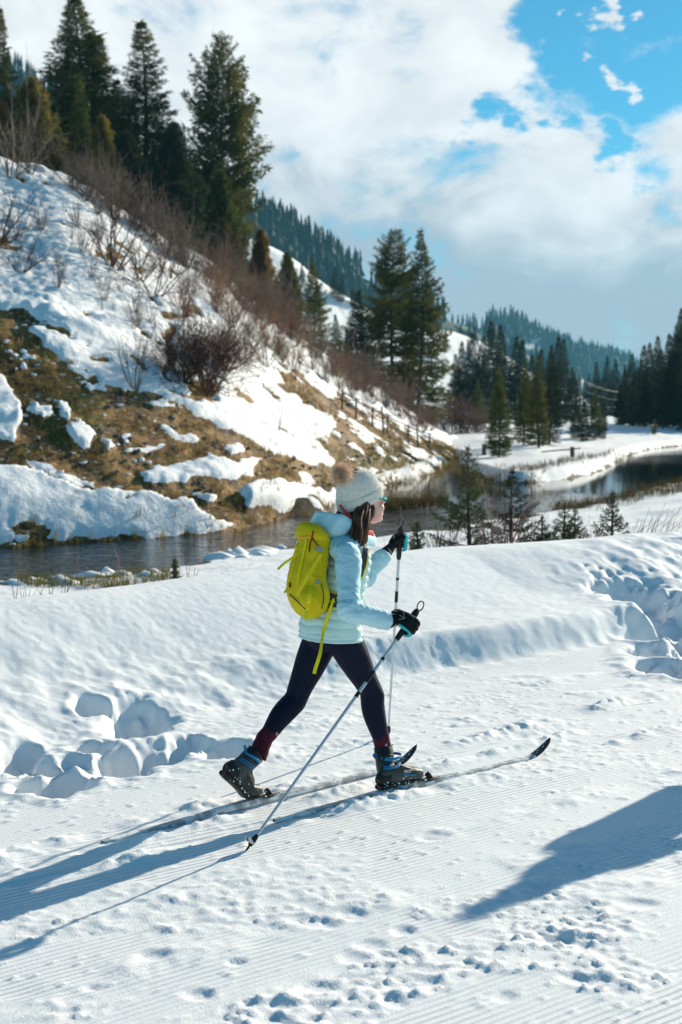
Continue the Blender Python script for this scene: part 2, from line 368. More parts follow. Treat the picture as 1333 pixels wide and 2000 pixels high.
# ------------------------------------------------------------------ river outline (photo pixels on the water level)
ZW = -0.9
shore = [(-600, 1175), (0, 1146), (150, 1134), (260, 1126), (340, 1114), (420, 1098), (560, 1076), (700, 1058), (820, 1042), (900, 1028), (1050, 1005), (1150, 992), (1250, 972), (1333, 964), (1800, 950),
         (1800, 846), (1420, 864), (1333, 870), (1262, 879), (1222, 893), (1180, 917), (1130, 933), (1050, 944), (980, 944), (930, 930), (902, 912), (896, 897), (880, 891), (872, 905), (850, 925), (760, 950), (650, 985), (640, 1004), (560, 1010), (450, 1036), (300, 1050), (150, 1060), (0, 1070), (-600, 1100)]
RIV = np.array([onz(x, y, ZW)[:2] for x, y in shore])
def land_z(x, y):
    d = poly_sd(x, y, RIV) + 0.35 * fbm(x * .5, y * .5, 3, 51)
    dn = np.minimum.reduce([np.hypot(x - (a[0] + (b[0] - a[0]) * t_), y - (a[1] + (b[1] - a[1]) * t_)) for a, b in zip(RIV[:14], RIV[1:15]) for t_ in (0, .5)])
    df = np.minimum.reduce([np.hypot(x - (a[0] + (b[0] - a[0]) * t_), y - (a[1] + (b[1] - a[1]) * t_)) for a, b in zip(RIV[15:-1], RIV[16:]) for t_ in (0, .5)])
    nr = sstep(1.5, -1.5, dn - df) * sstep(46, 36, y)
    steep = 0.42 - 0.30 * nr
    z = ZW + np.where(d > 0, steep * sstep(0, 0.45, d) + 0.40 * sstep(0.4, 7, d) + 0.20 * sstep(6, 40, d), -0.5 * sstep(0, 1.5, -d) - .05)
    z = z + 0.14 * fbm(x * .35, y * .35, 4, 52) * sstep(0.3, 3, d) + 0.05 * fbm(x * 2.2, y * 2.2, 2, 58) * sstep(0.1, 1, d)
    far = sstep(75, 200, y)
    return z + far * (0.6 * fbm(x * .04, y * .04, 3, 53)), d
# fine sheet round the river, coarse sheet to the horizon
xa = np.concatenate([np.linspace(-60, -16, 30, endpoint=False), np.linspace(-16, 26, 240, endpoint=False), np.linspace(26, 80, 30)])
ya = np.concatenate([np.arange(4, 16, 1.0), np.geomspace(16, 130, 330)])
X_, Y_ = np.meshgrid(xa, ya, indexing='ij')
Zl, D_ = land_z(X_, Y_)
u_, v_ = uv(np.stack([X_, Y_], -1))
Zl = np.where(v_ < 11.8, np.minimum(Zl, -0.75 - 0.5 * sstep(11.8, 9, v_)), Zl)
snow_ = sstep(-0.02, 0.16, D_ + 0.22 * fbm(X_ * .9, Y_ * .9, 3, 54))
nearbank = (Y_ < 46) & (Y_ > 14)
snow_ = np.where(nearbank, snow_ * sstep(0.15, 0.8, D_ + 1.3 * fbm(X_ * .8, Y_ * .8, 3, 55)), snow_)
me = mesh_np('valley_ground', np.stack([X_, Y_, Zl], -1).reshape(-1, 3), grid_faces(len(xa), len(ya)), attrs={'snow': snow_.ravel(), 'moss': (0.2 * np.ones_like(snow_)).ravel()}, mats=(m_valley,))
o = link('valley_ground', me); tag(o, 'flat snow covered valley floor along the river', 'snow', kind='structure')

m_farsnow = material('far_snow', SNOW, 0.8, 0.2, bump=0.6, bscale=0.25, bdist=0.6, col2=(0.82, 0.83, 0.84), nscale=0.1)
xa2 = np.linspace(-2300, 2300, 60); ya2 = np.concatenate([np.linspace(-300, 128, 12), np.geomspace(129, 2700, 50)])
X2, Y2 = np.meshgrid(xa2, ya2, indexing='ij')
Z2 = np.where(Y2 < 128.5, -2.6, -0.05 + 1.2 * fbm(X2 * .02, Y2 * .02, 3, 53) * sstep(129, 300, Y2))
me = mesh_np('snow_plain', np.stack([X2, Y2, Z2], -1).reshape(-1, 3), grid_faces(len(xa2), len(ya2)), mats=(m_farsnow,))
o = link('snow_plain', me); tag(o, 'distant snow covered valley floor running to the hills', 'snow', kind='structure')

# ------------------------------------------------------------------ water
m_water, t, b = node_mat('river_water')
b.inputs['Base Color'].default_value = (0.006, 0.010, 0.011, 1); b.inputs['Roughness'].default_value = 0.04; b.inputs['IOR'].default_value = 1.333; b.inputs['Specular IOR Level'].default_value = 0.5
tc_ = N(t, 'ShaderNodeTexCoord'); mp_ = N(t, 'ShaderNodeMapping'); mp_.inputs['Rotation'].default_value = (0, 0, R(-20)); mp_.inputs['Scale'].default_value = (1.3, 3.0, 1)
t.links.new(tc_.outputs['Object'], mp_.inputs[0])
n1 = N(t, 'ShaderNodeTexNoise'); n1.inputs['Scale'].default_value = 1.25; n1.inputs['Detail'].default_value = 3; n1.inputs['Distortion'].default_value = 0.6; t.links.new(mp_.outputs[0], n1.inputs['Vector'])
n2 = N(t, 'ShaderNodeTexNoise'); n2.inputs['Scale'].default_value = 0.12; n2.inputs['Detail'].default_value = 2; t.links.new(tc_.outputs['Object'], n2.inputs['Vector'])
sx = N(t, 'ShaderNodeSeparateXYZ'); t.links.new(tc_.outputs['Object'], sx.inputs[0])
rr = N(t, 'ShaderNodeMapRange'); rr.inputs[1].default_value = 26; rr.inputs[2].default_value = 46; rr.inputs[3].default_value = 1.0; rr.inputs[4].default_value = 0.03; t.links.new(sx.outputs[1], rr.inputs[0])
mm_ = N(t, 'ShaderNodeMath', operation='MULTIPLY'); t.links.new(rr.outputs[0], mm_.inputs[0]); t.links.new(n2.outputs[0], mm_.inputs[1])
bp = N(t, 'ShaderNodeBump'); bp.inputs['Distance'].default_value = 0.22; t.links.new(mm_.outputs[0], bp.inputs['Strength']); t.links.new(n1.outputs[0], bp.inputs['Height']); t.links.new(bp.outputs[0], b.inputs['Normal'])
V4 = np.array([(-60, 12, ZW), (80, 12, ZW), (80, 125, ZW), (-60, 125, ZW)]); 
o = link('river', mesh_np('river', V4, np.array([[0, 1, 2, 3]]), mats=(m_water,))); tag(o, 'dark rippled river winding between snowy banks', 'river', kind='structure')

# ------------------------------------------------------------------ the hillside on the left
cols = [(-700, 1102, -800, 150, 44), (-300, 1088, -300, 240, 47), (0, 1070, 0, 322, 50), (150, 1060, 130, 350, 51), (300, 1050, 270, 440, 53), (450, 1036, 400, 515, 57), (560, 1010, 500, 594, 62),
        (645, 986, 600, 672, 68), (760, 951, 700, 742, 75), (830, 927, 790, 803, 82), (872, 906, 870, 850, 88), (884, 893, 925, 866, 95), (900, 880, 1000, 868, 104)]
Bk = np.array([onz(c[0], c[1], ZW) for c in cols]); Rk = np.array([at(c[2], c[3], c[4]) for c in cols])
na, nb = 460, 300
ka = np.linspace(0, 1, len(cols))
def cr(K, a):
    """Catmull-Rom through the columns"""
    s = np.clip(a, 0, 1) * (len(K) - 1); i = np.clip(np.floor(s).astype(int), 0, len(K) - 2); f = (s - i)[:, None]
    g = lambda j: K[np.clip(j, 0, len(K) - 1)]
    p0, p1, p2, p3 = g(i - 1), g(i), g(i + 1), g(i + 2)
    return 0.5 * (2 * p1 + (p2 - p0) * f + (2 * p0 - 5 * p1 + 4 * p2 - p3) * f ** 2 + (3 * p1 - p0 - 3 * p2 + p3) * f ** 3)
aa = np.concatenate([np.linspace(0, 0.15, 40, endpoint=False), np.linspace(0.15, 1, na - 40)])
bb = np.concatenate([np.linspace(-0.06, 1.0, nb - 60), 1.0 + 3.0 * np.linspace(0, 1, 61)[1:] ** 1.6])
B0 = cr(Bk, aa)[:, None, :]; R0 = cr(Rk, aa)[:, None, :]; bcol = bb[None, :, None]
base_len = np.linalg.norm(R0 - B0, axis=-1, keepdims=True)
inner = np.clip(bcol, -1, 1)
P = B0 + (R0 - B0) * inner
over = np.clip(bcol - 1, 0, 9)
outd = (R0 - B0)[..., :2] / np.linalg.norm((R0 - B0)[..., :2], axis=-1, keepdims=True)
outd = outd * 0.75 + np.array([-0.25, 0.75]); outd = outd / np.linalg.norm(outd, axis=-1, keepdims=True)
P = np.concatenate([P[..., :2] + outd * over * 14, P[..., 2:] + 0.6 * over * np.clip((R0[..., 2:] - 1) / 6, 0, 1)], -1)
hx, hy = P[..., 0], P[..., 1]
# steeper foot, long even slope
bI = inner[..., 0]
hump = np.clip(R0[..., 2] - ZW, 0, 30)
P[..., 2] += hump * (0.035 * np.sin(np.clip(bI, 0, 1) * math.pi)) 
# where the snow lies: outlines of patches carried on the slope itself
qx, qy = project(P)
jx = 20 * fbm(hx * .8 + 4, P[..., 2] * .8 + hy * .4, 4, 61); jy = 16 * fbm(hx * .8 + 40, P[..., 2] * .8 + hy * .4, 4, 62)
jx = jx + 9 * fbm(hx * 3.1, P[..., 2] * 3.1 + hy, 3, 77); jy = jy + 8 * fbm(hx * 3.1 + 30, P[..., 2] * 3.1 + hy, 3, 78)
qx2, qy2 = qx + jx, qy + jy
dirt = [(-700, 300), (-700, 1200), (900, 1200), (905, 878), (880, 876), (800, 850), (740, 812), (700, 795), (655, 768), (640, 790), (585, 745), (525, 715), (560, 760), (625, 815), (655, 850), (640, 866), (600, 835), (560, 800), (650, 900), (660, 922), (604, 906), (530, 880), (472, 854), (399, 824), (336, 800), (252, 764), (194, 746), (140, 712), (85, 690), (60, 650), (0, 612), (-300, 500)]
sd = poly_sd(qx2, qy2, dirt)
snow = sstep(-4, 8, sd)
patches = [([(-200, 720), (0, 742), (30, 770), (45, 800), (38, 830), (20, 862), (-200, 840)], 6), ([(130, 842), (160, 836), (188, 856), (170, 870), (140, 864)], 3), ([(104, 782), (128, 800), (138, 830), (120, 826)], 3), ([(45, 890), (90, 905), (150, 935), (190, 958), (120, 950), (70, 925)], 4),
           ([(272, 918), (380, 905), (505, 904), (490, 930), (470, 948), (400, 938), (285, 952)], 5), ([(-700, 930), (0, 940), (105, 960), (173, 985), (200, 977), (315, 996), (400, 1015), (455, 1032), (330, 1048), (236, 1048), (157, 1062), (0, 1066), (-700, 1100)], 7),
           ([(455, 968), (660, 974), (668, 1000), (550, 1006), (462, 996)], 5), ([(675, 822), (715, 838), (755, 868), (720, 862)], 4), ([(780, 872), (820, 880), (860, 902), (820, 898)], 3), ([(600, 800), (640, 815), (650, 850), (612, 838)], 3), ([(520, 760), (560, 800), (640, 866), (600, 850), (540, 800)], 5), ([(700, 905), (745, 915), (730, 925)], 3), ([(360, 960), (420, 966), (400, 978)], 2), ([(150, 740), (180, 755), (170, 768)], 2), ([(60, 800), (78, 806), (70, 818)], 2), ([(200, 860), (225, 868), (210, 880)], 2), ([(235, 850), (255, 852), (250, 864)], 2), ([(430, 880), (460, 872), (480, 890), (450, 896)], 2), ([(500, 860), (520, 866), (510, 880)], 2)]
for poly, soft in patches: snow = np.maximum(snow, sstep(soft, -soft, poly_sd(qx2, qy2, poly)))
bits = sstep(0.25, 0.42, fbm(hx * 1.6, (P[..., 2] + hy * .5) * 1.6, 3, 63)); snow = np.maximum(snow, 0.8 * bits * (sd > -130) * (sd < 0))
for (cx, cy, rx, ry) in ((212, 505, 34, 10), (30, 636, 55, 26), (400, 765, 40, 24), (325, 690, 12, 45), (355, 615, 34, 7), (280, 530, 26, 8)):
    snow = np.minimum(snow, sstep(0.5, 1.25, (1 + 1.2 * fbm(hx * 2.2, P[..., 2] * 2.2 + hy, 3, 79)) * np.sqrt(((qx2 - cx) / rx) ** 2 + ((qy2 - cy) / ry) ** 2)))
spots = sstep(0.36, 0.52, fbm(hx * 1.1 + 9, (P[..., 2] + hy * .6) * 1.1, 4, 64)); snow = np.where((over[..., 0] == 0), np.minimum(snow, 1 - 0.85 * spots), snow)
shelf = sstep(7, -7, poly_sd(qx2, qy2, patches[5][0])) + sstep(5, -5, poly_sd(qx2, qy2, patches[6][0]))
nv = np.cross(np.gradient(P, axis=1), np.gradient(P, axis=0)); nv /= np.linalg.norm(nv, axis=-1, keepdims=True) + 1e-9
nv = np.where(nv[..., 2:] < 0, -nv, nv)
slopeup = nv * 0.75 + np.array([0, 0, .25])
s_ = P[..., 2] + hy * .45
lump = 0.26 * fbm(hx * .55, s_ * .75, 4, 65) + 0.10 * np.abs(fbm(hx * 1.4, s_ * 2.6, 3, 66)) + 0.06 * fbm(hx * 4, s_ * 4, 2, 67) + 0.10 * np.abs(fbm(hx * 2.2, s_ * 3.4, 3, 76)) * sstep(650, 560, qy)
dlump = 0.10 * fbm(hx * 1.0, s_ * 1.0, 3, 68) + 0.07 * fbm(hx * 3.5, s_ * 3.5, 3, 69)
foot = sstep(-0.02, 0.05, bI)
sh1 = np.clip(shelf, 0, 1)
lump = lump * (1 - .62 * sh1) + sh1 * .10 * fbm(hx * .5, s_ * .5, 2, 80)
th_ = (snow * (0.11 + 1.0 * lump) + (1 - snow) * dlump) * foot * np.where(over[..., 0] > 0, 0.4, 1) + shelf * (0.36 + .3 * lump) * foot
P = P + slopeup * th_[..., None]
moss = np.clip(sstep(100, 10, np.hypot((qx - 130) / 1.2, qy - 800)) + sstep(130, 10, np.hypot((qx - 760) / 1.6, (qy - 900) * 2)) + 0.05, 0, 1)
me = mesh_np('hillside', P.reshape(-1, 3), grid_faces(len(aa), len(bb)), attrs={'snow': snow.ravel(), 'moss': moss.ravel()}, mats=(m_hill,))
o = link('hillside', me); tag(o, 'steep hillside of patchy melting snow and bare brown earth', 'hillside', kind='structure')
HV, HF = P.reshape(-1, 3), grid_faces(len(aa), len(bb))
hill_bvh = BVHTree.FromPolygons([tuple(p) for p in HV[:]], [tuple(int(i) for i in f) for f in HF], epsilon=0)
VV = np.stack([X_, Y_, Zl], -1).reshape(-1, 3)
land_bvh = BVHTree.FromPolygons([tuple(p) for p in VV], [tuple(int(i) for i in f) for f in grid_faces(len(xa), len(ya))], epsilon=0)
def on_hill(px, py):
    d = Vector(ray(px, py)).normalized(); h = hill_bvh.ray_cast(Vector(EYE), d, 400)
    return None if h[0] is None else np.array(h[0])
def on_land(px, py):
    d = Vector(ray(px, py)).normalized(); h = land_bvh.ray_cast(Vector(EYE), d, 400)
    return None if h[0] is None else np.array(h[0])
def drop(x, y, bv=None):
    """height of whichever ground lies uppermost at a place"""
    best = None
    for b_ in (hill_bvh, land_bvh):
        h = b_.ray_cast(Vector((x, y, 200)), Vector((0, 0, -1)), 400)
        if h[0] is not None and (best is None or h[0].z > best): best = h[0].z
    return best if best is not None else -0.1

# ------------------------------------------------------------------ far hills
m_forestfloor = material('forest_floor_snow', (0.10, 0.13, 0.10), 0.9, 0.1, col2=(0.62, 0.64, 0.66), nscale=0.02, ndetail=6, ramp=(0.56, 0.66))
m_slope = material('open_snow_slope', SNOW, 0.8, 0.2, bump=0.7, bscale=0.08, bdist=2.0, col2=(0.80, 0.80, 0.80), nscale=0.15)
def ridge_hill(name, keys, mat, depth, foot, nu=140, nv=40, rough=0.02, seed=0, label=''):
    """a hill whose crest runs through (px, py, distance); it falls to the valley in front and behind"""
    k = np.array([at(*q) for q in keys]); s = np.linspace(0, 1, nu); C = cr(k, s)
    w = np.linspace(-1, 1, nv); P = np.zeros((nu, nv, 3))
    for j, x in enumerate(w):
        h = (1 - abs(x) ** 1.0); P[:, j, 0] = C[:, 0] + x * foot[0]; P[:, j, 1] = C[:, 1] + x * depth
        P[:, j, 2] = C[:, 2] * h - 4 * (1 - h)
    r = rough * depth * fbm(P[..., 0] * 3 / depth, P[..., 1] * 3 / depth, 4, seed)
    P[..., 2] += r * np.sin(np.clip((w + 1) / 2, 0, 1) * math.pi)[None, :] * (np.abs(w) > .02)[None, :]
    o = link(name, mesh_np(name, P.reshape(-1, 3), grid_faces(nu, nv), mats=(mat,))); tag(o, label, 'hill', kind='structure')
    return P
H1 = ridge_hill('snowy_hill', [(150, 330, 330), (400, 430, 335), (540, 486, 340), (620, 545, 345), (700, 590, 350), (760, 622, 360), (830, 632, 380), (890, 640, 395), (950, 668, 410), (1010, 720, 430), (1060, 790, 450), (1100, 840, 460)], m_slope, 120, (60, 0), seed=71, label='open white snow slope rising behind the pines')
H2 = ridge_hill('forested_hill', [(-600, -90, 800), (0, 140, 800), (40, 150, 800), (200, 235, 800), (490, 408, 790), (560, 448, 800), (640, 494, 820), (710, 540, 840), (770, 568, 870), (830, 600, 900), (880, 622, 930), (960, 662, 980), (1060, 720, 1050), (1150, 800, 1100)], m_forestfloor, 300, (160, 0), seed=72, label='steep hill covered in dark evergreen forest')
H3 = ridge_hill('distant_hill', [(600, 640, 1500), (760, 640, 1550), (900, 645, 1600), (960, 642, 1620), (992, 632, 1640), (1060, 660, 1680), (1120, 682, 1720), (1180, 702, 1760), (1215, 716, 1800), (1300, 745, 1900), (1420, 775, 2000)], m_forestfloor, 480, (300, 0), seed=73, label='distant blue forested hill at the end of the valley')
# ================================================================== TREES AND BUSHES
m_bark = material('conifer_bark', (0.055, 0.040, 0.030), 0.9, 0.1, col2=(0.11, 0.085, 0.065), nscale=8, bump=0.5, bscale=14)
def needles(name, a, b, tr=0.35):
    return material(name, a, 0.7, 0.15, col2=b, nscale=0.9, ndetail=3, trans=tr, ramp=(0.40, 0.62))
m_fir = needles('fir_needles', (0.050, 0.066, 0.014), (0.130, 0.125, 0.022))
m_dark = needles('spruce_needles_dark', (0.020, 0.036, 0.018), (0.042, 0.062, 0.024), .25)
m_green = needles('spruce_needles_green', (0.050, 0.078, 0.014), (0.125, 0.135, 0.026))
m_olive = needles('juniper_foliage', (0.115, 0.108, 0.020), (0.215, 0.170, 0.036), .5)
m_rust = needles('rusty_foliage', (0.16, 0.105, 0.028), (0.25, 0.16, 0.042), .5)
m_farneedle = needles('distant_needles', (0.016, 0.040, 0.032), (0.030, 0.060, 0.042), .2)

def prisms(A, B, ra, rb, k=3):
    """thin tapered rods, vectorised"""
    A, B = np.asarray(A, float), np.asarray(B, float); ra, rb = np.asarray(ra)[:, None, None], np.asarray(rb)[:, None, None]
    d = B - A; d /= np.linalg.norm(d, axis=1, keepdims=True) + 1e-9
    h = np.where(np.abs(d[:, 2:]) > 0.9, np.array([1., 0, 0]), np.array([0, 0, 1.]))
    s = np.cross(d, h); s /= np.linalg.norm(s, axis=1, keepdims=True); u = np.cross(s, d)
    an = np.arange(k) * 2 * math.pi / k
    ring = np.cos(an)[None, :, None] * s[:, None, :] + np.sin(an)[None, :, None] * u[:, None, :]
    V = np.concatenate([A[:, None, :] + ring * ra, B[:, None, :] + ring * rb], 1).reshape(-1, 3)
    i = np.arange(k); f = np.stack([i, (i + 1) % k, (i + 1) % k + k, i + k], -1)
    F = (f[None] + (np.arange(len(A)) * 2 * k)[:, None, None]).reshape(-1, 4)
    return V, F
def join(parts):
    V, F, n = [], [], 0
    for v, f in parts: V.append(v); F.append(f + n); n += len(v)
    return np.concatenate(V), np.concatenate(F)
def tufts(r, P, D, size, k, spread=0.75, wide=0.22, droop=0.0):
    """k slim leaf blades at each place P, pointing about D"""
    n = len(P); D = D / (np.linalg.norm(D, axis=1, keepdims=True) + 1e-9)
    dd = D[:, None, :] + r.normal(0, spread * 0.6, (n, k, 3)); dd[..., 2] -= droop; dd /= np.linalg.norm(dd, axis=-1, keepdims=True)
    L = (size[:, None, None] if np.ndim(size) else size) * r.uniform(0.6, 1.25, (n, k, 1))
    sd = np.cross(dd, r.normal(0, 1, (n, k, 3))); sd /= np.linalg.norm(sd, axis=-1, keepdims=True) + 1e-9
    b = P[:, None, :] + r.normal(0, .18, (n, k, 3)) * L
    w = L * wide
    V = np.stack([b - sd * w * .5, b + sd * w * .5 + dd * L * .25, b + dd * L], 2).reshape(-1, 3)
    F = np.arange(len(V)).reshape(-1, 3); return V, F
def conifer_mesh(h, rad, seed, z0=0.06, dens=1.0, prof='spire', droop=0.25, irr=0.3, tuft=0.22, nt=6, lean=0.0, gaps=0.0, up=0.0):
    r = np.random.default_rng(seed); q = random.Random(seed)
    A, B, ra, rb, P, D, SZ = [], [], [], [], [], [], []
    rt = 0.011 * h + 0.02
    axis = lambda z: np.array([lean * (z / h) ** 2 * h * .1 + 0.012 * h * math.sin(z / h * 5 + seed), 0.012 * h * math.sin(z / h * 4 + 2 * seed), z])
    zs = np.linspace(-0.5, h * 0.985, 16)
    tA = [axis(max(z, 0)) + (np.array([0, 0, min(z, 0)])) for z in zs]
    TV, TF = [], []
    for i, z in enumerate(zs):
        rr = max(rt * (1 - max(z, 0) / h) ** 0.85, 0.008) * (1.35 if i == 0 else 1)
        an = np.arange(7) * 2 * math.pi / 7; TV.append(tA[i] + np.stack([np.cos(an), np.sin(an), 0 * an], -1) * rr)
    TV = np.concatenate(TV); i = np.arange(15)[:, None] * 7; j = np.arange(7)[None]
    TF = np.stack([i + j, i + (j + 1) % 7, i + 7 + (j + 1) % 7, i + 7 + j], -1).reshape(-1, 4)
    z = h * z0; lobes = [(q.uniform(0, 6.28), q.uniform(0.1, .95), q.uniform(-1, 1)) for _ in range(14)]
    while z < h * 0.985:
        s = (z / h - z0) / (1 - z0)
        if prof == 'spire': Rz = rad * (1 - s) ** 0.95 * (0.55 + 0.45 * min(1, s * 6)) + 0.02 * rad
        elif prof == 'broad': Rz = rad * (math.sin(math.pi * min(1, (0.16 + 0.84 * s) ** 0.9)) ** 0.75 * (1 - 0.25 * s) + 0.10)
        elif prof == 'egg': Rz = rad * (math.sin(math.pi * (0.22 + 0.78 * s) ** 1.0) ** 0.6) + 0.03 * rad
        else: Rz = rad * (1 - s ** 2.2) * (0.75 + 0.25 * min(1, s * 5)) + .03 * rad
        nb = max(3, int(round(q.uniform(4, 6.5) * dens ** .5)))
        az0 = q.uniform(0, 6.28)
        for b in range(nb):
            az = az0 + b * 6.283 / nb + q.uniform(-.3, .3)
            lob = 1 + irr * sum(a * math.exp(-(((az - la + math.pi) % 6.283 - math.pi) / .7) ** 2 - ((s - ls) / .10) ** 2) for la, ls, a in lobes)
            L = Rz * max(0.15, lob) * q.uniform(1 - irr, 1 + irr * .5)
            if L < 0.03 * rad: L = 0.03 * rad
            if q.random() < gaps: continue
            el = (0.55 * s - droop * (1 - s)) + q.uniform(-.12, .12) + up
            o = axis(z + q.uniform(-.1, .1) * h * .02); tz = tuft * (0.42 + 0.58 * min(1, (1 - s) * 1.7)) if prof != 'broad' else tuft * (.6 + .4 * min(1, (1 - s) * 3)); n = max(3, int(L / (tz * 0.62)))
            d = np.array([math.cos(az), math.sin(az), 0.]); side = np.array([-d[1], d[0], 0])
            last = o
            for k in range(1, n + 1):
                f = k / n; p = o + d * L * f * math.cos(el) + np.array([0, 0, L * (f * math.sin(el) + 0.16 * f * f)])
                A.append(last); B.append(p); w = 0.012 * L + .004; ra.append(w * (1.15 - f)); rb.append(w * (1.1 - f) * .7 + .002); last = p
                if f > 0.18:
                    P.append(p); D.append(d + np.array([0, 0, .15])); SZ.append(tz)
                    tw = (1.05 - f) * L * 0.42 + tz * .4
                    for sg in (-1, 1):
                        m = max(1, int(round(tw / (tz * .9))))
                        for x in range(m):
                            g = (x + .6) / m
                            P.append(p + (side * sg * .85 + d * .5) * tw * g + np.array([0, 0, q.uniform(-.5, .15) * tz - .12 * tw * g])); D.append(side * sg * .8 + d * .7); SZ.append(tz * q.uniform(.7, 1.1))
        z += h * (0.021 + 0.012 * (1 - s)) / dens * q.uniform(.7, 1.3)
    top = axis(h * .985); P += [top, axis(h * .97), axis(h * .955)]; D += [np.array([0, 0, 1.])] * 3; SZ += [tuft * .9, tuft * .6, tuft * .6]
    V, F = tufts(r, np.array(P), np.array(D), np.array(SZ), nt)
    bv, bf = prisms(np.array(A), np.array(B), np.array(ra), np.array(rb))
    tv, tf = join([(TV, TF), (bv, bf)])
    return mesh_np('crown', V, F, smooth=False), mesh_np('trunk', tv, tf)
def conifer(me, mat, loc, rz, sc, label, group=None, name='pine_tree'):
    e = empty(name, loc, rz, label, 'tree', group)
    for m, n, mt in ((me[1], 'trunk', m_bark), (me[0], 'crown', mat)):
        key = m.name + mt.name
        if key not in _mm:
            c = m if len(m.materials) == 0 else m.copy()
            if len(c.materials): c.materials.clear()
            c.materials.append(mt); _mm[key] = c; _mm[c.name + mt.name] = c
        o = link(n, _mm[key], e); o.scale = sc if isinstance(sc, tuple) else (sc, sc, sc)
    return e
_mm = {}
# tree meshes, 10 m tall before scaling
K = dict(
    spire_a=conifer_mesh(10, 2.1, 11, dens=1.55, irr=.30, tuft=.24, gaps=.04),
    spire_b=conifer_mesh(10, 1.75, 12, dens=1.5, irr=.30, tuft=.22, gaps=.05),
    broad=conifer_mesh(10, 1.9, 13, dens=1.3, prof='broad', irr=.45, tuft=.24, droop=.15, gaps=.14, lean=.1),
    pine_a=conifer_mesh(10, 1.8, 14, dens=1.2, prof='egg', irr=.42, tuft=.25, droop=.30, gaps=.16, z0=.05),
    pine_b=conifer_mesh(10, 2.1, 15, dens=1.2, prof='spire', irr=.42, tuft=.26, droop=.30, gaps=.15, z0=.05),
    dense=conifer_mesh(10, 2.6, 16, dens=1.3, prof='cone', irr=.22, tuft=.34, nt=8, droop=-.2, up=.5),
    spruce_a=conifer_mesh(10, 1.75, 17, dens=1.1, irr=.28, tuft=.25, droop=.35),
    spruce_b=conifer_mesh(10, 1.55, 18, dens=1.1, irr=.3, tuft=.25, droop=.35),
    spruce_c=conifer_mesh(10, 2.2, 19, dens=1.05, irr=.28, tuft=.28, droop=.3),
)
def plant(kind, mat, px, top, Y, label, base=None, wide=1.0, group=None, rz=None, name='pine_tree'):
    """a tree whose tip stands at photo pixel (px, top) when it grows Y metres away"""
    x = (px - 666.5) / FPX * Y * math.cos(PITCH)
    p = at(px, top, Y); g = drop(p[0], p[1]) if base is None else base
    hgt = p[2] - g
    return conifer(K[kind], mat, (p[0], p[1], g - .05), rng.uniform(0, 6.28) if rz is None else rz, (hgt / 10 * wide, hgt / 10 * wide, hgt / 10), label, group, name)
# on the ridge, left
plant('spire_b', m_fir, -8, 10, 88, 'dark fir cut by the left edge at the top of the slope', wide=1.15)
plant('dense', m_rust, -5, 190, 81, 'rusty brown bushy conifer at the left edge above the snow slope', wide=.95)
plant('dense', m_olive, 66, 150, 82, 'rounded olive brown conifer second from the left edge', wide=1.2)
plant('spire_a', m_fir, 152, -12, 94, 'tallest broad fir reaching the top edge left of the spire', wide=1.55)
plant('spire_b', m_fir, 190, 62, 99, 'fir close behind the right side of the tallest broad fir', wide=1.45)
plant('spire_b', m_green, 155, 140, 85, 'narrow bright green conifer in front of the tallest fir', wide=.95)
plant('dense', m_olive, 196, 225, 84, 'olive green young conifer at the right foot of the tallest fir', wide=.8)
plant('spire_b', m_dark, 228, 150, 97, 'dark narrow fir between the tallest fir and the pointed spire', wide=1.3)
plant('spire_b', m_fir, 274, 35, 97, 'slender pointed fir spire left of the open crowned pine', wide=1.5)
plant('dense', m_dark, 252, 255, 88, 'dark bushy conifer at the left foot of the pointed spire', wide=1.05)
plant('dense', m_dark, 338, 235, 88, 'dense dark juniper beside the tall open crowned pine', wide=.85)
plant('broad', m_fir, 430, 62, 101, 'tall open crowned pine with ragged top at the ridge end', wide=.72, rz=2.2)
plant('dense', m_green, 428, 330, 94, 'bushy green growth round the foot of the open crowned pine', wide=.9)
plant('dense', m_rust, 508, 445, 97, 'rust coloured bushy conifer right of the open crowned pine', wide=.8)
plant('dense', m_green, 563, 490, 74, 'dark green conical tree right of the rust coloured conifer', wide=.8)
plant('pine_b', m_green, 612, 500, 78, 'loose green tree on the ridge before the open snow slope', wide=.95)
plant('spruce_a', m_dark, 700, 565, 88, 'smaller dark fir left of the paired pines', wide=1.25)
plant('spruce_a', m_green, 655, 612, 84, 'low green conifer left of the smaller dark fir', wide=1.2)
plant('pine_a', m_fir, 770, 448, 94, 'left and slimmer tree of the two tall paired pines', wide=.98)
plant('pine_b', m_fir, 822, 445, 92, 'right and broader tree of the two tall paired pines', wide=.92)
# middle of the valley
mid = [('spruce_b', m_dark, 905, 665, 150), ('spruce_b', m_dark, 925, 648, 158), ('spruce_b', m_dark, 962, 625, 160), ('spruce_b', m_dark, 980, 632, 165), ('spruce_a', m_dark, 945, 655, 150), ('spruce_b', m_dark, 1008, 655, 170), ('spruce_b', m_dark, 1020, 662, 160), ('spruce_b', m_dark, 1055, 680, 165),
       ('spruce_b', m_dark, 1076, 672, 170), ('spruce_b', m_dark, 1090, 655, 175), ('spruce_b', m_dark, 1103, 660, 178), ('spruce_a', m_dark, 1118, 716, 160), ('spruce_a', m_dark, 890, 690, 150), ('spruce_b', m_dark, 1040, 690, 155)]
ORD = 'first second third fourth fifth sixth seventh eighth ninth tenth eleventh twelfth thirteenth fourteenth fifteenth sixteenth seventeenth eighteenth nineteenth twentieth'.split()
mid.sort(key=lambda x: x[2])
for i, (k, mt, px, top, Y) in enumerate(mid):
    plant(k, mt, px, top, Y, ORD[i] + ' dark spruce from the left in the shaded stand at mid valley', wide=1.25, group='dark spruces in the middle stand', name='spruce_tree')
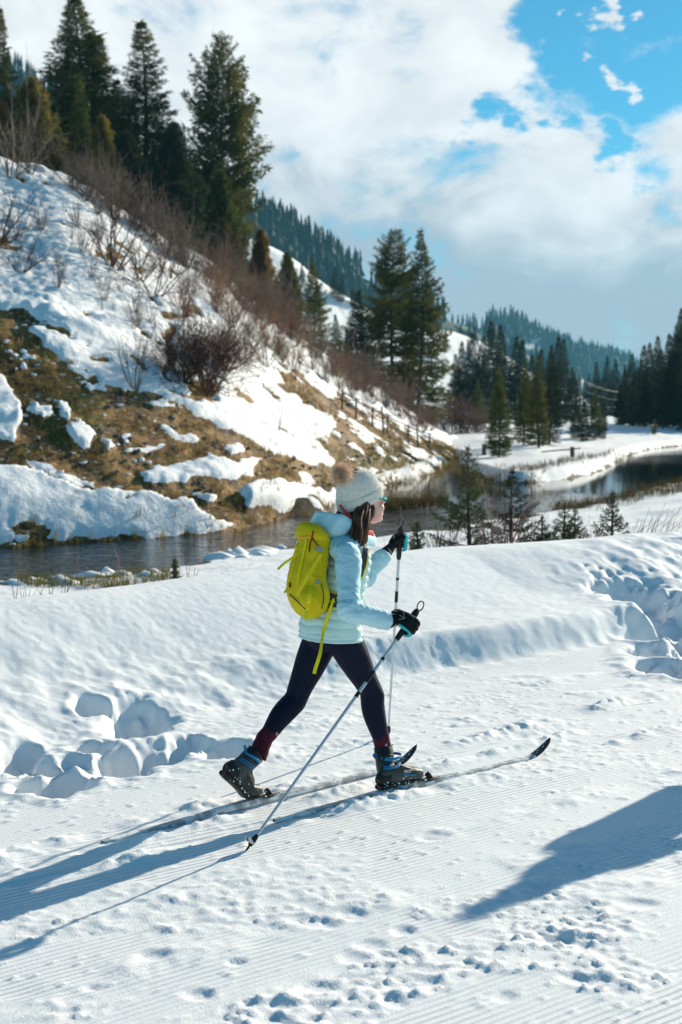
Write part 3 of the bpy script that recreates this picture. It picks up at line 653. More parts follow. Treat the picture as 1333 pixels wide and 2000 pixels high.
plant('spruce_a', m_green, 934, 738, 120, 'small pale green spruce at the left of the sunlit spruces', wide=1.1, name='spruce_tree')
def on_meadow(kind, mt, px, top, by, label, wide=1.0):
    p = on_land(px, by); return plant(kind, mt, px, top, p[1], label, base=p[2], wide=wide, name='spruce_tree')
on_meadow('spruce_c', m_green, 976, 712, 893, 'broad sunlit green spruce nearest on the snowy meadow', .92)
on_meadow('spruce_a', m_green, 1026, 702, 868, 'second sunlit green spruce from the left on the meadow', 1.0)
on_meadow('spruce_b', m_fir, 1052, 690, 874, 'slim dark spruce with a bare lower trunk on the meadow', 1.15)
on_meadow('spruce_a', m_dark, 1078, 690, 868, 'darkest of the four meadow spruces beside the slim one', 1.1)
on_meadow('spruce_c', m_dark, 1142, 775, 862, 'short dark spruce at the foot of the utility pole', .9)
on_meadow('spruce_a', m_dark, 1125, 770, 858, 'short slim dark spruce just left of the utility pole', 1.0)
on_meadow('spruce_a', m_green, 1163, 752, 858, 'short green spruce right of the utility pole', .95)
on_meadow('spruce_a', m_dark, 1178, 775, 858, 'short dark spruce between the utility pole and the right stand', .95)
# tall trees beyond the wires
for i, (px, top, Y) in enumerate(sorted(((1165, 705, 230), (1185, 695, 240), (1205, 700, 235), (1150, 730, 220), (1220, 712, 230), (1195, 720, 225)))):
    plant('spruce_b', m_dark, px, top, Y, ORD[i] + ' tall dark spruce from the left behind the power lines', wide=1.2, group='spruces behind the power lines', name='spruce_tree')
right = [(1235, 690, 150), (1222, 720, 140), (1258, 672, 150), (1252, 700, 135), (1272, 668, 140), (1290, 680, 130), (1285, 655, 150), (1305, 650, 135), (1320, 655, 128), (1332, 600, 125), (1345, 585, 120), (1315, 690, 118), (1240, 735, 125), (1262, 725, 120), (1300, 715, 115), (1370, 570, 118), (1338, 690, 112), (1400, 560, 120), (1440, 600, 118), (1212, 750, 128)]
for i, (px, top, Y) in enumerate(sorted(right)):
    plant(('spruce_a', 'spruce_b')[i % 2], m_dark, px, top, Y, ORD[i] + ' tall dark spruce from the left in the right edge stand', wide=1.25, group='dark spruces of the right stand', name='spruce_tree')
plant('spruce_a', m_olive, 1279, 815, 104, 'tiny pale spruce at the foot of the right stand', wide=1.3, name='spruce_tree')

# far forest: thousands of spires, one mass on each hill
def forest(name, P, mask, n, hgt, seed, label, w=0.17):
    r = np.random.default_rng(seed); Vv = P.reshape(-1, P.shape[1], 3); nu, nv = P.shape[:2]
    out_v, out_f, c = [], [], 0
    for _ in range(n):
        for _t in range(30):
            fu, fv = r.uniform(0, nu - 1.001), r.uniform(0.05 * nv, 0.56 * nv)
            i, j = int(fu), int(fv); p = P[i, j] + (P[i + 1, j] - P[i, j]) * (fu - i) + (P[i, j + 1] - P[i, j]) * (fv - j)
            px, py = project(p)
            if -80 < px < 1420 and r.random() < mask(px, py, p): break
        else: continue
        h = hgt * r.uniform(.6, 1.25); m = 6; tiers = 4
        zs = np.linspace(.06, .82, tiers)
        for k, z in enumerate(zs):
            an = np.arange(m) * 2 * math.pi / m + r.uniform(0, 6); rr = h * w * (1 - z * .95) * r.uniform(.65, 1.25, m)
            ring = np.stack([np.cos(an) * rr, np.sin(an) * rr, h * (z + r.uniform(-.03, .03, m))], -1) + p
            tip = p + np.array([0, 0, h * min(1, z + .36)])
            out_v.append(ring); out_v.append(tip[None]); f = np.stack([c + np.arange(m), c + (np.arange(m) + 1) % m, np.full(m, c + m)], -1); out_f.append(f); c += m + 1
    me = mesh_np(name, np.concatenate(out_v), np.concatenate(out_f), smooth=False, mats=(m_farneedle,))
    return tag(link(name, me), label, 'forest', kind='stuff')
forest('hillside_forest', H2, lambda px, py, p: 0.95 * sstep(-.35, .05, fbm(np.array([p[0] / 45.]), np.array([p[2] / 25.]), 3, 81)[0]), 2600, 15, 5, 'dense dark evergreen forest covering the steep hill')
forest('distant_forest', H3, lambda px, py, p: 0.9 * sstep(-.18, .15, fbm(np.array([p[0] / 90.]), np.array([p[2] / 50.]), 3, 82)[0]), 1500, 20, 6, 'blue green forest covering the distant hill', .2)
for i, (px, top, Y) in enumerate(sorted(((590, 512, 339), (655, 520, 343), (668, 535, 343), (705, 560, 350), (740, 592, 352), (690, 553, 346), (678, 640, 320), (960, 650, 405), (900, 632, 400), (930, 640, 405), (915, 660, 380), (975, 668, 410), (870, 640, 380), (945, 690, 380), (985, 690, 410), (620, 545, 330)))):
    p = at(px, top, Y); hgt = 6 + 3 * ((i * 7) % 5) / 4
    conifer(K['spruce_b'], m_dark, (p[0], p[1], p[2] - hgt), i * 1.3, (hgt / 10 * 1.2, hgt / 10 * 1.2, hgt / 10), ORD[i] + ' lone dark spruce from the left on the open white hill', 'lone spruces on the open white hill', 'spruce_tree')

# ------------------------------------------------------------------ leafless bushes
m_twig = material('bush_twigs', (0.15, 0.108, 0.088), 0.85, 0.1, col2=(0.27, 0.205, 0.17), nscale=3)
m_twig_red = material('reddish_twigs', (0.19, 0.098, 0.072), 0.85, 0.1, col2=(0.30, 0.175, 0.13), nscale=3)
m_twig_dark = material('dark_twigs', (0.045, 0.026, 0.020), 0.85, 0.1, col2=(0.12, 0.065, 0.050), nscale=3)
m_twig_tan = material('tan_stems', (0.22, 0.15, 0.08), 0.85, 0.1, col2=(0.30, 0.20, 0.10), nscale=3)
def bush_mesh(seed, h, w, stems, levels=3, thick=.016, kids=(3, 5), curl=.25, vert=.8):
    q = np.random.default_rng(seed); A, B, ra, rb = [], [], [], []
    def grow(p, d, L, th, lev):
        n = 3 if lev else 4; nodes = [p]
        for k in range(n):
            d = d + q.normal(0, curl * .5, 3); d[2] += .05; d = d / np.linalg.norm(d)
            p2 = p + d * L / n; t0 = th * (1 - .65 * k / n); t1 = th * (1 - .65 * (k + 1) / n)
            A.append(p); B.append(p2); ra.append(t0); rb.append(max(t1, .0022)); p = p2; nodes.append(p)
        if lev < levels - 1:
            for _ in range(q.integers(*kids)):
                f = q.uniform(.25, 1); b = nodes[min(n, int(f * n + .5))]
                dd = d + q.normal(0, .65, 3); dd[2] += .15; grow(b, dd / np.linalg.norm(dd), L * q.uniform(.35, .62), th * .5, lev + 1)
    for _ in range(stems):
        a = q.uniform(0, 6.28); s = q.uniform(.1, 1)
        d = np.array([math.cos(a) * s * w / h, math.sin(a) * s * w / h, vert]); p = np.array([math.cos(a), math.sin(a), 0]) * q.uniform(0, .12) * w
        grow(p - np.array([0, 0, .08]), d / np.linalg.norm(d), h * q.uniform(.65, 1.1), thick * q.uniform(.6, 1.2), 0)
    return mesh_np('twigs', *prisms(np.array(A), np.array(B), np.array(ra), np.array(rb)))
BM = [bush_mesh(31, 1.5, 1.3, 16), bush_mesh(32, 1.6, 1.1, 18), bush_mesh(33, 1.3, 1.6, 18), bush_mesh(34, 1.7, .8, 14, curl=.18)]
BIG = [bush_mesh(35, 2.2, 2.0, 13, thick=.022, curl=.35), bush_mesh(36, 1.9, 2.4, 12, thick=.021, curl=.4, vert=.55)]
DENSE = bush_mesh(37, 1.3, 1.6, 40, thick=.014, kids=(6, 9), curl=.45)
THIN = [bush_mesh(38, 1.0, .45, 13, levels=2, thick=.009, curl=.12), bush_mesh(39, 1.0, .3, 6, levels=2, thick=.007, curl=.1, kids=(1, 3))]
def bush(me, mat, p, s, label, group=None, name='bush', rz=None, cat='bush', tilt=0.0):
    key = me.name + mat.name
    if key not in _mm:
        c = me if len(me.materials) == 0 else me.copy()
        if len(c.materials): c.materials.clear()
        c.materials.append(mat); _mm[key] = c; _mm[c.name + mat.name] = c
    o = link(name, _mm[key], loc=p, rot=(0, tilt, rng.uniform(0, 6.28) if rz is None else rz)); o.scale = (s, s, s)
    return tag(o, label, cat, group)
q = random.Random(5)
# thicket just above the ridge line, thinning down the slope
ridge = [(130, 352), (200, 395), (270, 440), (335, 478), (400, 515), (450, 550), (500, 594), (560, 640), (600, 672), (650, 708), (700, 742), (750, 775), (800, 806), (840, 832)]
n = 0
places = ['left end, on the crest below the olive conifer', 'below the tallest fir', 'below the dark narrow fir', 'below the pointed spire', 'below the dense dark juniper', 'below the open crowned pine', 'below the rust coloured conifer', 'below the dark green conical tree', 'below the loose green tree', 'beside the smaller dark fir', 'above the pole fence', 'left of the paired pines', 'at the lower right end']
for i in range(len(ridge) - 1):
    (x0, y0), (x1, y1) = ridge[i], ridge[i + 1]
    for k in range(7):
        f = q.random(); px = x0 + (x1 - x0) * f; py = y0 + (y1 - y0) * f + 4 + abs(q.gauss(0, 1)) * (14 if px < 520 else 10)
        if px < 180 and q.random() < .5: continue
        p = on_hill(px, py)
        if p is None: continue
        Y = p[1]; up_px = q.uniform(50, 95) if px < 560 else q.uniform(38, 72)
        s = up_px / FPX * Y / 1.7
        bush(BM[q.randrange(4)], (m_twig, m_twig, m_twig_red)[q.randrange(3)] if px > 380 else m_twig, p, s, 'leafless bush of the ridge thicket, ' + places[i], 'leafless bushes of the ridge thicket'); n += 1
for px, py in ((880, 840), (900, 832), (915, 838), (935, 836), (860, 838), (950, 846), (890, 846), (925, 846), (870, 845), (905, 846), (845, 835), (830, 825), (815, 818), (940, 846)):
    p = at(px, py, 98); p[2] = drop(p[0], p[1])
    bush(BM[q.randrange(4)], m_twig_red if q.random() < .6 else m_twig, p, q.uniform(1.0, 1.7), 'reddish leafless bush at the foot of the paired pines', 'reddish bushes below the paired pines')
named = [
    (0, 470, BIG[1], m_twig_dark, 1.15, 'dark leafless bush lying low over the snow at the left edge'), (20, 345, BIG[0], m_twig, 1.2, 'tall bare bush at the left edge below the rusty conifer'), (60, 335, BM[0], m_twig, 1.1, 'small bare bush on the crest under the olive conifer'),
    (218, 522, BIG[0], m_twig_dark, 1.25, 'large dark sprawling bush in the middle of the snow slope'), (262, 545, BIG[1], m_twig, 1.2, 'spreading bare bush right of the large dark sprawling bush'), (300, 575, BIG[1], m_twig_dark, 1.0, 'low sprawling bush below the spreading bare bush'), (330, 540, BIG[0], m_twig, 1.0, 'bare bush higher up right of the spreading bush'),
    (45, 530, BM[2], m_twig_dark, .8, 'small dark bush in the hummocky snow at left'), (360, 620, BM[1], m_twig_red, 1.0, 'reddish bush above the dense dark shrub'), (430, 610, BM[0], m_twig_red, .9, 'reddish bush on the snow right of the spreading bush'), (455, 640, BM[3], m_twig_red, .9, 'slender reddish bush between the dense shrub and the ridge'),
    (405, 770, DENSE, m_twig_dark, 1.45, 'dense dark shrub capped with snow in the middle of the slope'), (360, 745, DENSE, m_twig_dark, 1.0, 'smaller dark shrub at the left of the dense snow capped one'), (440, 720, DENSE, m_twig_red, 1.0, 'red brown shrub at the right of the dense snow capped one'),
    (263, 762, THIN[0], m_twig, 1.45, 'small upright bush of thin stems on the snow edge'), (480, 700, BM[2], m_twig_red, .8, 'round reddish bush above the snow patch'), (520, 715, BM[1], m_twig_tan, .8, 'tan bush on the snow below the ridge thicket'), (575, 740, BM[0], m_twig_red, .65, 'red bush with snow on both sides high on the right slope'), (545, 690, BM[3], m_twig_red, .8, 'tall thin red bush under the green ridge trees'), (610, 720, BM[1], m_twig, .7, 'grey bush at the start of the pole fence'), (510, 640, BM[2], m_twig_red, .9, 'reddish low bush below the rust coloured conifer'),
    (545, 840, THIN[1], m_twig_dark, 1.0, 'single dark twiggy stem in the snow right of the dense shrub'), (115, 560, BM[3], m_twig_dark, .5, 'tiny dark bush on the smooth snow at left'), (640, 810, BM[2], m_twig_red, .45, 'small red brown bush at the bare earth below the fence')]
for px, py, me, mt, s, lab in named:
    p = on_hill(px, py)
    if p is not None: bush(me, mt, p, s, lab)

# reddish brush massed over the snow below the thicket
for k in range(58):
    px = q.uniform(400, 720); py = 560 + (px - 450) * .66 + q.uniform(12, 85)
    p = on_hill(px, py)
    if p is None: continue
    bush(BM[q.randrange(4)], m_twig_red if q.random() < .65 else m_twig_tan, p, q.uniform(.35, .75), 'low reddish brush on the snow, ' + ('right of the spreading bush' if px < 480 else 'below the rust coloured conifer' if px < 560 else 'below the loose green tree' if px < 640 else 'beside the pole fence'), 'low reddish brush below the ridge thicket', cat='brush')
# twig shadows and stray stems over the upper snow
k = 0
for _ in range(44):
    px = q.uniform(0, 420); py = 345 + px * .56 + q.uniform(10, 150)
    p = on_hill(px, py)
    if p is not None and py < 640: bush(THIN[q.randrange(2)], m_twig if q.random() < .6 else m_twig_dark, p, q.uniform(.4, 1.0), 'thin bare sapling on the upper snow slope ' + ('below the tall bare bush' if px < 110 else 'left of the large sprawling bush' if px < 200 else 'around the large sprawling bush' if px < 300 else 'right of the spreading bush'), 'bare saplings on the upper snow slope', 'sapling', cat='sapling')

# ------------------------------------------------------------------ bank of the trail: young spruces and brush
m_young = needles('young_spruce_needles', (0.050, 0.075, 0.026), (0.10, 0.12, 0.045), .3)
YK = [conifer_mesh(1.5, .46, 51, z0=.05, dens=.55, irr=.4, gaps=.15, tuft=.055, nt=7, droop=-.05), conifer_mesh(1.2, .46, 52, z0=.05, dens=.45, irr=.5, gaps=.2, tuft=.05, nt=7, droop=-.15), conifer_mesh(.6, .22, 53, z0=.05, dens=.4, irr=.45, gaps=.15, tuft=.038, nt=7, droop=-.1)]
K['young_a'], K['young_b'], K['young_c'] = YK
def low_ground(x, y): return max(ground_z(x, y), drop(x, y))
def young(kind, mat, px, top, by, Y, label, h0, wide=1.0):
    p = at(px, top, Y); b = at(px, by, Y); b[2] = low_ground(b[0], b[1]) - .03; hgt = p[2] - b[2]; s = hgt / h0
    return conifer(K[kind], mat, (b[0], b[1], b[2]), rng.uniform(0, 6.28), (s * wide, s * wide, s), label, None, 'young_spruce')
young('young_a', m_young, 916, 872, 1062, 18.5, 'tallest young spruce on the river bank behind the berm', 1.5, .95)
young('young_b', m_dark, 1000, 915, 1062, 18.8, 'dark scraggly young spruce right of the tallest young spruce', 1.2, 1.0)
young('young_c', m_young, 1102, 985, 1050, 19.5, 'small young spruce left of a pair beside the brush', .6, .9)
young('young_c', m_young, 1122, 990, 1050, 19.3, 'small young spruce right of a pair beside the brush', .6, .8)
young('young_c', m_dark, 1195, 962, 1046, 20.5, 'small dark young spruce in front of the thin stems', .6, .75)
young('young_c', m_dark, 1060, 1010, 1058, 18.6, 'tiny dark spruce tucked between scraggly spruce and pair', .6, 1.0)
young('young_c', m_green, 815, 1020, 1062, 17.6, 'tiny green spruce beside the raised black glove', .6, 1.1)
for px, top, by, Y, me, mt, lab in (
    (960, 950, 1062, 18.7, THIN[0], m_twig_red, 'reddish brush between the tallest and scraggly young spruces'), (985, 975, 1062, 18.2, THIN[0], m_twig_red, 'low red brush at the foot of the scraggly spruce'), (1030, 985, 1060, 18.6, THIN[0], m_twig_dark, 'dark brush right of the scraggly young spruce'), (880, 1005, 1064, 18, THIN[0], m_twig_dark, 'low brush left of the tallest young spruce'),
    (1150, 985, 1050, 19.5, THIN[1], m_twig_dark, 'single leafless stem between the spruce pair and the small dark spruce'), (1240, 965, 1042, 20, THIN[1], m_twig_dark, 'leaning bare stem left in the row of thin stems'), (1268, 955, 1040, 20, THIN[1], m_twig_dark, 'leaning bare stem in the middle of the thin row'), (1300, 965, 1038, 20.5, THIN[1], m_twig_tan, 'pale bare stem nearest the right edge'), (1225, 990, 1042, 20.5, THIN[1], m_twig, 'short bare stem beside the small dark spruce'),
    (850, 1015, 1064, 17.5, THIN[0], m_twig_dark, 'sparse brush right of the raised black glove'), (770, 1040, 1072, 17, THIN[1], m_twig_dark, 'thin stem behind the raised black glove')):
    b = at(px, by, Y); zt = at(px, top, Y)[2]; b[2] = low_ground(b[0], b[1]); hgt = zt - b[2]
    bush(me, mt, b, hgt / 1.05, lab, tilt=.35 if px > 1200 and px < 1310 else 0, rz=.2 if px > 1200 else None)
for px, top, by, Y in ((112, 1085, 1152, 13.0), (210, 1060, 1142, 13.2), (355, 1050, 1120, 14), (62, 1095, 1150, 13)):
    b = at(px, by, Y); zt = at(px, top, Y)[2]; b[2] = low_ground(b[0], b[1]); bush(THIN[1], m_twig_red, b, zt - b[2], 'thin reddish weed stem rising in front of the river', 'reddish weed stems before the river', 'weed', cat='weed')
K['seedling'] = conifer_mesh(.3, .035, 54, z0=.3, dens=.35, irr=.3, tuft=.02, nt=6, droop=-.6)
for px, top, by, Y, lab in ((340, 1090, 1116, 13.6, 'tiny bright green seedling at the crest of the berm'),):
    b = at(px, by, Y); zt = at(px, top, Y)[2]; b[2] = low_ground(b[0], b[1]); hgt = zt - b[2]; conifer(K['seedling'], m_green, tuple(b), 1.0, hgt / .3, lab, None, 'seedling')

# ------------------------------------------------------------------ grass, stones, debris: uncountable stuff
m_straw = material('dry_grass', (0.22, 0.145, 0.045), 0.85, 0.1, col2=(0.34, 0.25, 0.09), nscale=1.5, trans=.3)
m_mossg = material('green_grass', (0.10, 0.11, 0.02), 0.85, 0.1, col2=(0.20, 0.17, 0.04), nscale=1.5, trans=.3)
m_sedge = material('dark_sedge', (0.075, 0.055, 0.022), 0.85, 0.1, col2=(0.13, 0.095, 0.035), nscale=1.5, trans=.25)
m_stone = material('grey_stones', (0.13, 0.115, 0.10), 0.9, 0.2, col2=(0.26, 0.235, 0.21), nscale=2.0, bump=.5, bscale=20)
def blades(name, pts, h, k, mat, label, lean=.45, wide=.10, cat='grass'):
    r = np.random.default_rng(len(pts)); P = np.array(pts); n = len(P)
    V, F = tufts(r, P, np.tile([0, 0, 1.], (n, 1)), h * r.uniform(.6, 1.3, n), k, lean, wide)
    tag(link(name, mesh_np(name, V, F, smooth=False, mats=(mat,))), label, cat, kind='stuff')
fl = snow.ravel(); bflat = np.broadcast_to(bI, snow.shape).ravel(); hp = P.reshape(-1, 3)
okd = np.where((fl < .35) & (bflat > 0.0) & (bflat < .999))[0]
r = np.random.default_rng(3)
wgt = np.clip(1 / (hp[okd, 1] / 28) ** 0, 0, 1)
pick = r.choice(okd, 15000); near_ = hp[pick]; near_ = near_ + r.normal(0, .06, near_.shape) * [1, 1, 0]
mz = moss.ravel()[pick]
qn = fbm(near_[:, 0] * .9, near_[:, 1] * .9, 3, 91)
blades('dry_grass', near_[(qn > -.03)], .15, 5, m_straw, 'short dry yellow grass on the bare earth of the slope')
blades('green_grass', near_[(qn < -.05) & (mz > .35)], .11, 5, m_mossg, 'low mossy green grass on the bare earth of the slope')
# ochre fringe along the far waterline, sedge island and right bank
fr = []
for i in range(len(shore) - 17, len(shore) - 1):
    a, b_ = RIV[i], RIV[i + 1]; L = np.linalg.norm(b_ - a)
    for _ in range(int(L * 14)):
        p = a + (b_ - a) * r.random() + r.normal(0, .25, 2); fr.append((*p, max(drop(p[0], p[1]), ZW)))
blades('waterside_grass', fr, .20, 6, m_straw, 'ochre grass fringe along the far waterline', .5, .07)
sg = []
for _ in range(420):
    f = r.random(); px = 705 + 170 * f; py = 1000 - 20 * f + r.normal(0, 3.0); p = onz(px, py, ZW); sg.append(p)
blades('sedge_bar', sg, .28, 6, m_sedge, 'dark sedge bar standing in the river behind the skier', .35, .06)
sg = []
for _ in range(700):
    px = r.uniform(1080, 1420); py = 992 - (px - 1100) * .10 + r.normal(0, 5); p = onz(px, py, ZW + .1); p[2] = max(drop(p[0], p[1]), ZW); sg.append(p)
blades('bank_sedge', sg, .25, 6, m_sedge, 'dark sedge along the right bank of the river', .45, .06)
sg = []
for _ in range(500):
    px = r.uniform(915, 1240); py = 940 - max(0, px - 1040) * .24 + r.normal(0, 3); p = onz(px, py, ZW); p[2] = max(drop(p[0], p[1]), ZW); sg.append(p)
blades('meadow_edge_grass', sg, .22, 6, m_sedge, 'dark grass at the waterline of the snowy meadow', .45, .06)
sg = []
for _ in range(1100):
    px = r.uniform(-60, 330); py = r.uniform(1118, 1152); d = Vector(ray(px, py)).normalized(); hh = land_bvh.ray_cast(Vector(EYE), d, 80)
    if hh[0] is not None and hh[0].z > ZW - .05 and fbm(np.array([hh[0].x * 1.2]), np.array([hh[0].y * 1.2]), 2, 97)[0] > 0: sg.append(np.array(hh[0]))
if len(sg) > 10: blades('near_bank_grass', sg, .13, 6, m_mossg, 'green and brown tufts on the near bank at the lower left', .55, .08)
def pebbles(name, pts, smin, smax, mat, label, seed=1, cat='stones', flat=.7):
    r = np.random.default_rng(seed); bm = bmesh.new(); bmesh.ops.create_icosphere(bm, subdivisions=1, radius=1)
    bv = np.array([v.co[:] for v in bm.verts]); bf = np.array([[v.index for v in f.verts] for f in bm.faces]); bm.free()
    n = len(pts); s = r.uniform(smin, smax, n) * r.uniform(.5, 1, n)
    jit = 1 + r.normal(0, .16, (n, len(bv), 1)); sc = r.uniform(.6, 1.2, (n, 1, 3)) * [1, 1, flat]
    V = (np.array(pts)[:, None, :] + bv[None] * jit * sc * s[:, None, None]).reshape(-1, 3); F = (bf[None] + (np.arange(n) * len(bv))[:, None, None]).reshape(-1, 3)
    tag(link(name, mesh_np(name, V, F, smooth=cat == 'snow', mats=(mat,))), label, cat, kind='stuff')
pk = r.choice(okd, 2200); st = hp[pk]; w_ = fbm(st[:, 0] * .6, st[:, 1] * .6, 2, 93) > -.05
pebbles('slope_stones', st[w_] + r.normal(0, .05, (w_.sum(), 3)), .03, .12, m_stone, 'grey stones scattered over the bare earth of the slope')
sn = []
for (px, py, w_) in ((30, 1142, 40), (75, 1138, 30), (120, 1136, 26), (190, 1132, 40), (250, 1124, 34), (300, 1128, 22), (430, 1094, 40), (480, 1090, 46), (530, 1082, 30), (505, 1084, 24)):
    for k in range(7): sn.append(onz(px + r.normal(0, w_ * .45), py + r.normal(0, 3.0), ZW + .07))
m_clod = material('snow_clod', SNOW, .8, .2, bump=.4, bscale=20)
pebbles('shore_snow', sn, .16, .36, m_clod, 'low snow lumps along the near shore of the river', 6, 'snow', .45)
pebbles('snow_clods', hp[r.choice(okd, 500)], .03, .14, m_clod, 'small leftover snow lumps on the bare earth', 4, 'snow', .5)

# ------------------------------------------------------------------ pole fence up the slope, rail on the meadow, utility pole
m_wood = material('weathered_wood', (0.075, 0.050, 0.032), .9, .1, col2=(0.14, 0.10, 0.07), nscale=12, bump=.4, bscale=30, stretch=(1, 1, 6))
def rod_mesh(name, A, B, r0, r1, k=8):
    return mesh_np(name, *prisms(np.array([A]), np.array([B]), np.array([r0]), np.array([r1]), k))
fp = [on_hill(*x) for x in ((668, 800), (695, 818), (727, 834), (757, 848), (797, 866), (838, 880))]
e = empty('pole_fence', tuple(fp[0]), 0, 'weathered pole fence running down the snowy slope to the river', 'fence'); b0 = fp[0]
for i, p in enumerate(fp):
    tall = .85
    link('post', rod_mesh('post', p - b0 - [0, 0, .3], p - b0 + [0.03, 0, tall], .038, .034), e, mat=m_wood)
    if i in (2, 4): link('post', rod_mesh('post', p - b0 + [.5, .4, -.3], p - b0 + [.42, .4, tall], .038, .034), e, mat=m_wood)
    if i:
        pr = fp[i - 1]
        for hz in (.4, .75): link('rail', rod_mesh('rail', pr - b0 + [-.15, -.03, hz + .05], p - b0 + [.15, -.03, hz], .022, .02), e, mat=m_wood)
ra_ = [on_land(*x) for x in ((1118, 892), (1148, 886))]; b0 = ra_[0]; rp = on_land(1118, 894)
e = empty('meadow_rail', tuple(b0), 0, 'short dark post with a rail on the snowy meadow beside the water', 'fence')
link('post', rod_mesh('post', [0, 0, -.3], [0, 0, .45], .10, .10), e, mat=m_wood); link('rail', rod_mesh('rail', [-1.4, .1, .22], [.4, .1, .38], .03, .03), e, mat=m_wood)
b1 = on_land(946, 889); e = empty('stub_post', tuple(b1), 0, 'short dark stub post left of the broad sunlit spruce', 'post'); link('post', rod_mesh('post', [0, 0, -.3], [0, 0, .5], .11, .10), e, mat=m_wood)
m_pole = material('pale_pole_wood', (0.42, 0.37, 0.29), .85, .1, col2=(0.30, 0.26, 0.20), nscale=6, stretch=(4, 4, .5))
pb = at(1133, 815, 170); pt = at(1133, 737, 170); e = empty('utility_pole', (pb[0], pb[1], -1.0), 0, 'pale wooden utility pole with wires beyond the meadow', 'utility pole')
hp_ = pt[2] + 1.0
link('pole', rod_mesh('pole', [0, 0, 0], [0, 0, hp_], .22, .16, 10), e, mat=m_pole); link('crossarm', rod_mesh('crossarm', [-.1, -.9, hp_ - .3], [.1, .9, hp_ - .3], .08, .08, 6), e, mat=m_pole)
m_wire = material('wire', (.35, .36, .38), .5, .4)
for dy_, dz_ in ((-.8, -.22), (.8, -.22), (0, -1.3)):
    w = [np.array([x, dy_ + x * 2.2, hp_ + dz_ - .9 * (1 - (2 * f - 1) ** 2) - .8 * f]) for f, x in ((f, 14 * f) for f in np.linspace(0, 1, 9))]
    link('wire', mesh_np('wire', *prisms(np.array(w[:-1]), np.array(w[1:]), np.full(8, .009), np.full(8, .009), 4)), e, mat=m_wire)
# ================================================================== THE SKIER
BA = TA + R(4)
bx = np.array([math.cos(BA), math.sin(BA), 0]); by = np.array([-math.sin(BA), math.cos(BA), 0]); bz = np.array([0, 0, 1.])
_o2 = T2 * 4.40 + N2 * 5.56; ORG = np.array([_o2[0], _o2[1], 0.0])
def w2l(p): q = np.asarray(p, float) - ORG; return np.array([q @ bx, q @ by, q[2]])
def JB(px, py, y):
    """photo pixel -> body coordinates (x forward, y left, z up) on the vertical plane y"""
    d = ray(px, py); e0 = EYE - ORG; k = (y - e0 @ by) / (d @ by); p = e0 + d * k
    return np.array([p @ bx, y, p[2]])
def l2w(p): return ORG + p[0] * bx + p[1] * by + p[2] * bz
def crv(K, n):
    K = np.asarray(K, float); return cr(K, np.linspace(0, 1, n))
def loft(C, ra, rb, side=(0, 1, 0), n=24, m=None, ex=2.0, cap=True, tan=None):
    """closed tube through ring centres C; rb = radius along side, ra = across it"""
    K = np.column_stack([np.asarray(C, float), ra, rb]); K = crv(K, m or len(K) * 5)
    C, ra, rb = K[:, :3], np.maximum(K[:, 3], 1e-4), np.maximum(K[:, 4], 1e-4)
    T = np.gradient(C, axis=0) if tan is None else np.tile(np.asarray(tan, float), (len(C), 1)); T /= np.linalg.norm(T, axis=1, keepdims=True) + 1e-9
    s = np.asarray(side, float); b = s - (T @ s)[:, None] * T; b /= np.linalg.norm(b, axis=1, keepdims=True) + 1e-9; a = np.cross(b, T)
    th = np.arange(n) * 2 * math.pi / n; c, sn = np.cos(th), np.sin(th)
    if ex != 2: c = np.sign(c) * np.abs(c) ** (2 / ex); sn = np.sign(sn) * np.abs(sn) ** (2 / ex)
    V = C[:, None] + a[:, None] * (ra[:, None] * c)[..., None] + b[:, None] * (rb[:, None] * sn)[..., None]
    F = grid_faces(len(C), n)
    i = np.arange(len(C) - 1) * n; F = np.concatenate([F, np.stack([i + n - 1, i, i + n, i + 2 * n - 1], -1)])
    V = V.reshape(-1, 3)
    if cap:
        k = len(V); V = np.concatenate([V, C[:1], C[-1:]]); j = np.arange(n); e = (len(C) - 1) * n
        F = np.concatenate([F, np.stack([(j + 1) % n, j, np.full(n, k), np.full(n, k)], -1), np.stack([e + j, e + (j + 1) % n, np.full(n, k + 1), np.full(n, k + 1)], -1)])
    return V, F
def ell(c, r, rot=None, n=20):
    bm = bmesh.new(); bmesh.ops.create_uvsphere(bm, u_segments=n, v_segments=n // 2, radius=1)
    V = np.array([v.co[:] for v in bm.verts]) * np.asarray(r); F = [[v.index for v in f.verts] for f in bm.faces]; bm.free()
    if rot is not None: V = V @ np.array(rot.to_matrix()).T
    return V + np.asarray(c), np.array([f if len(f) == 4 else f + [f[-1]] for f in F])
def clean_mesh(name, parts):
    V, F = join(parts); me = bpy.data.meshes.new(name)
    me.from_pydata([tuple(v) for v in V], [], [tuple(dict.fromkeys(int(i) for i in f)) for f in F]); me.update()
    for p in me.polygons: p.use_smooth = True
    return me
def fuse(name, parts, vox, smooth=4, fac=.5):
    """one continuous skin over overlapping solids"""
    me = clean_mesh(name, parts); o = bpy.data.objects.new('tmp', me); COL.objects.link(o)
    m = o.modifiers.new('r', 'REMESH'); m.mode = 'VOXEL'; m.voxel_size = vox
    if smooth: s = o.modifiers.new('s', 'SMOOTH'); s.iterations = smooth; s.factor = fac
    dg = bpy.context.evaluated_depsgraph_get(); out = bpy.data.meshes.new_from_object(o.evaluated_get(dg)); bpy.data.objects.remove(o); bpy.data.meshes.remove(me)
    out.name = name
    for p in out.polygons: p.use_smooth = True
    return out
def getv(me):
    V = np.empty(len(me.vertices) * 3, np.float32); me.vertices.foreach_get('co', V); Nn = np.empty_like(V); me.vertices.foreach_get('normal', Nn)
    return V.reshape(-1, 3).astype(float), Nn.reshape(-1, 3).astype(float)
def setv(me, V): me.vertices.foreach_set('co', np.asarray(V, np.float32).ravel()); me.update()
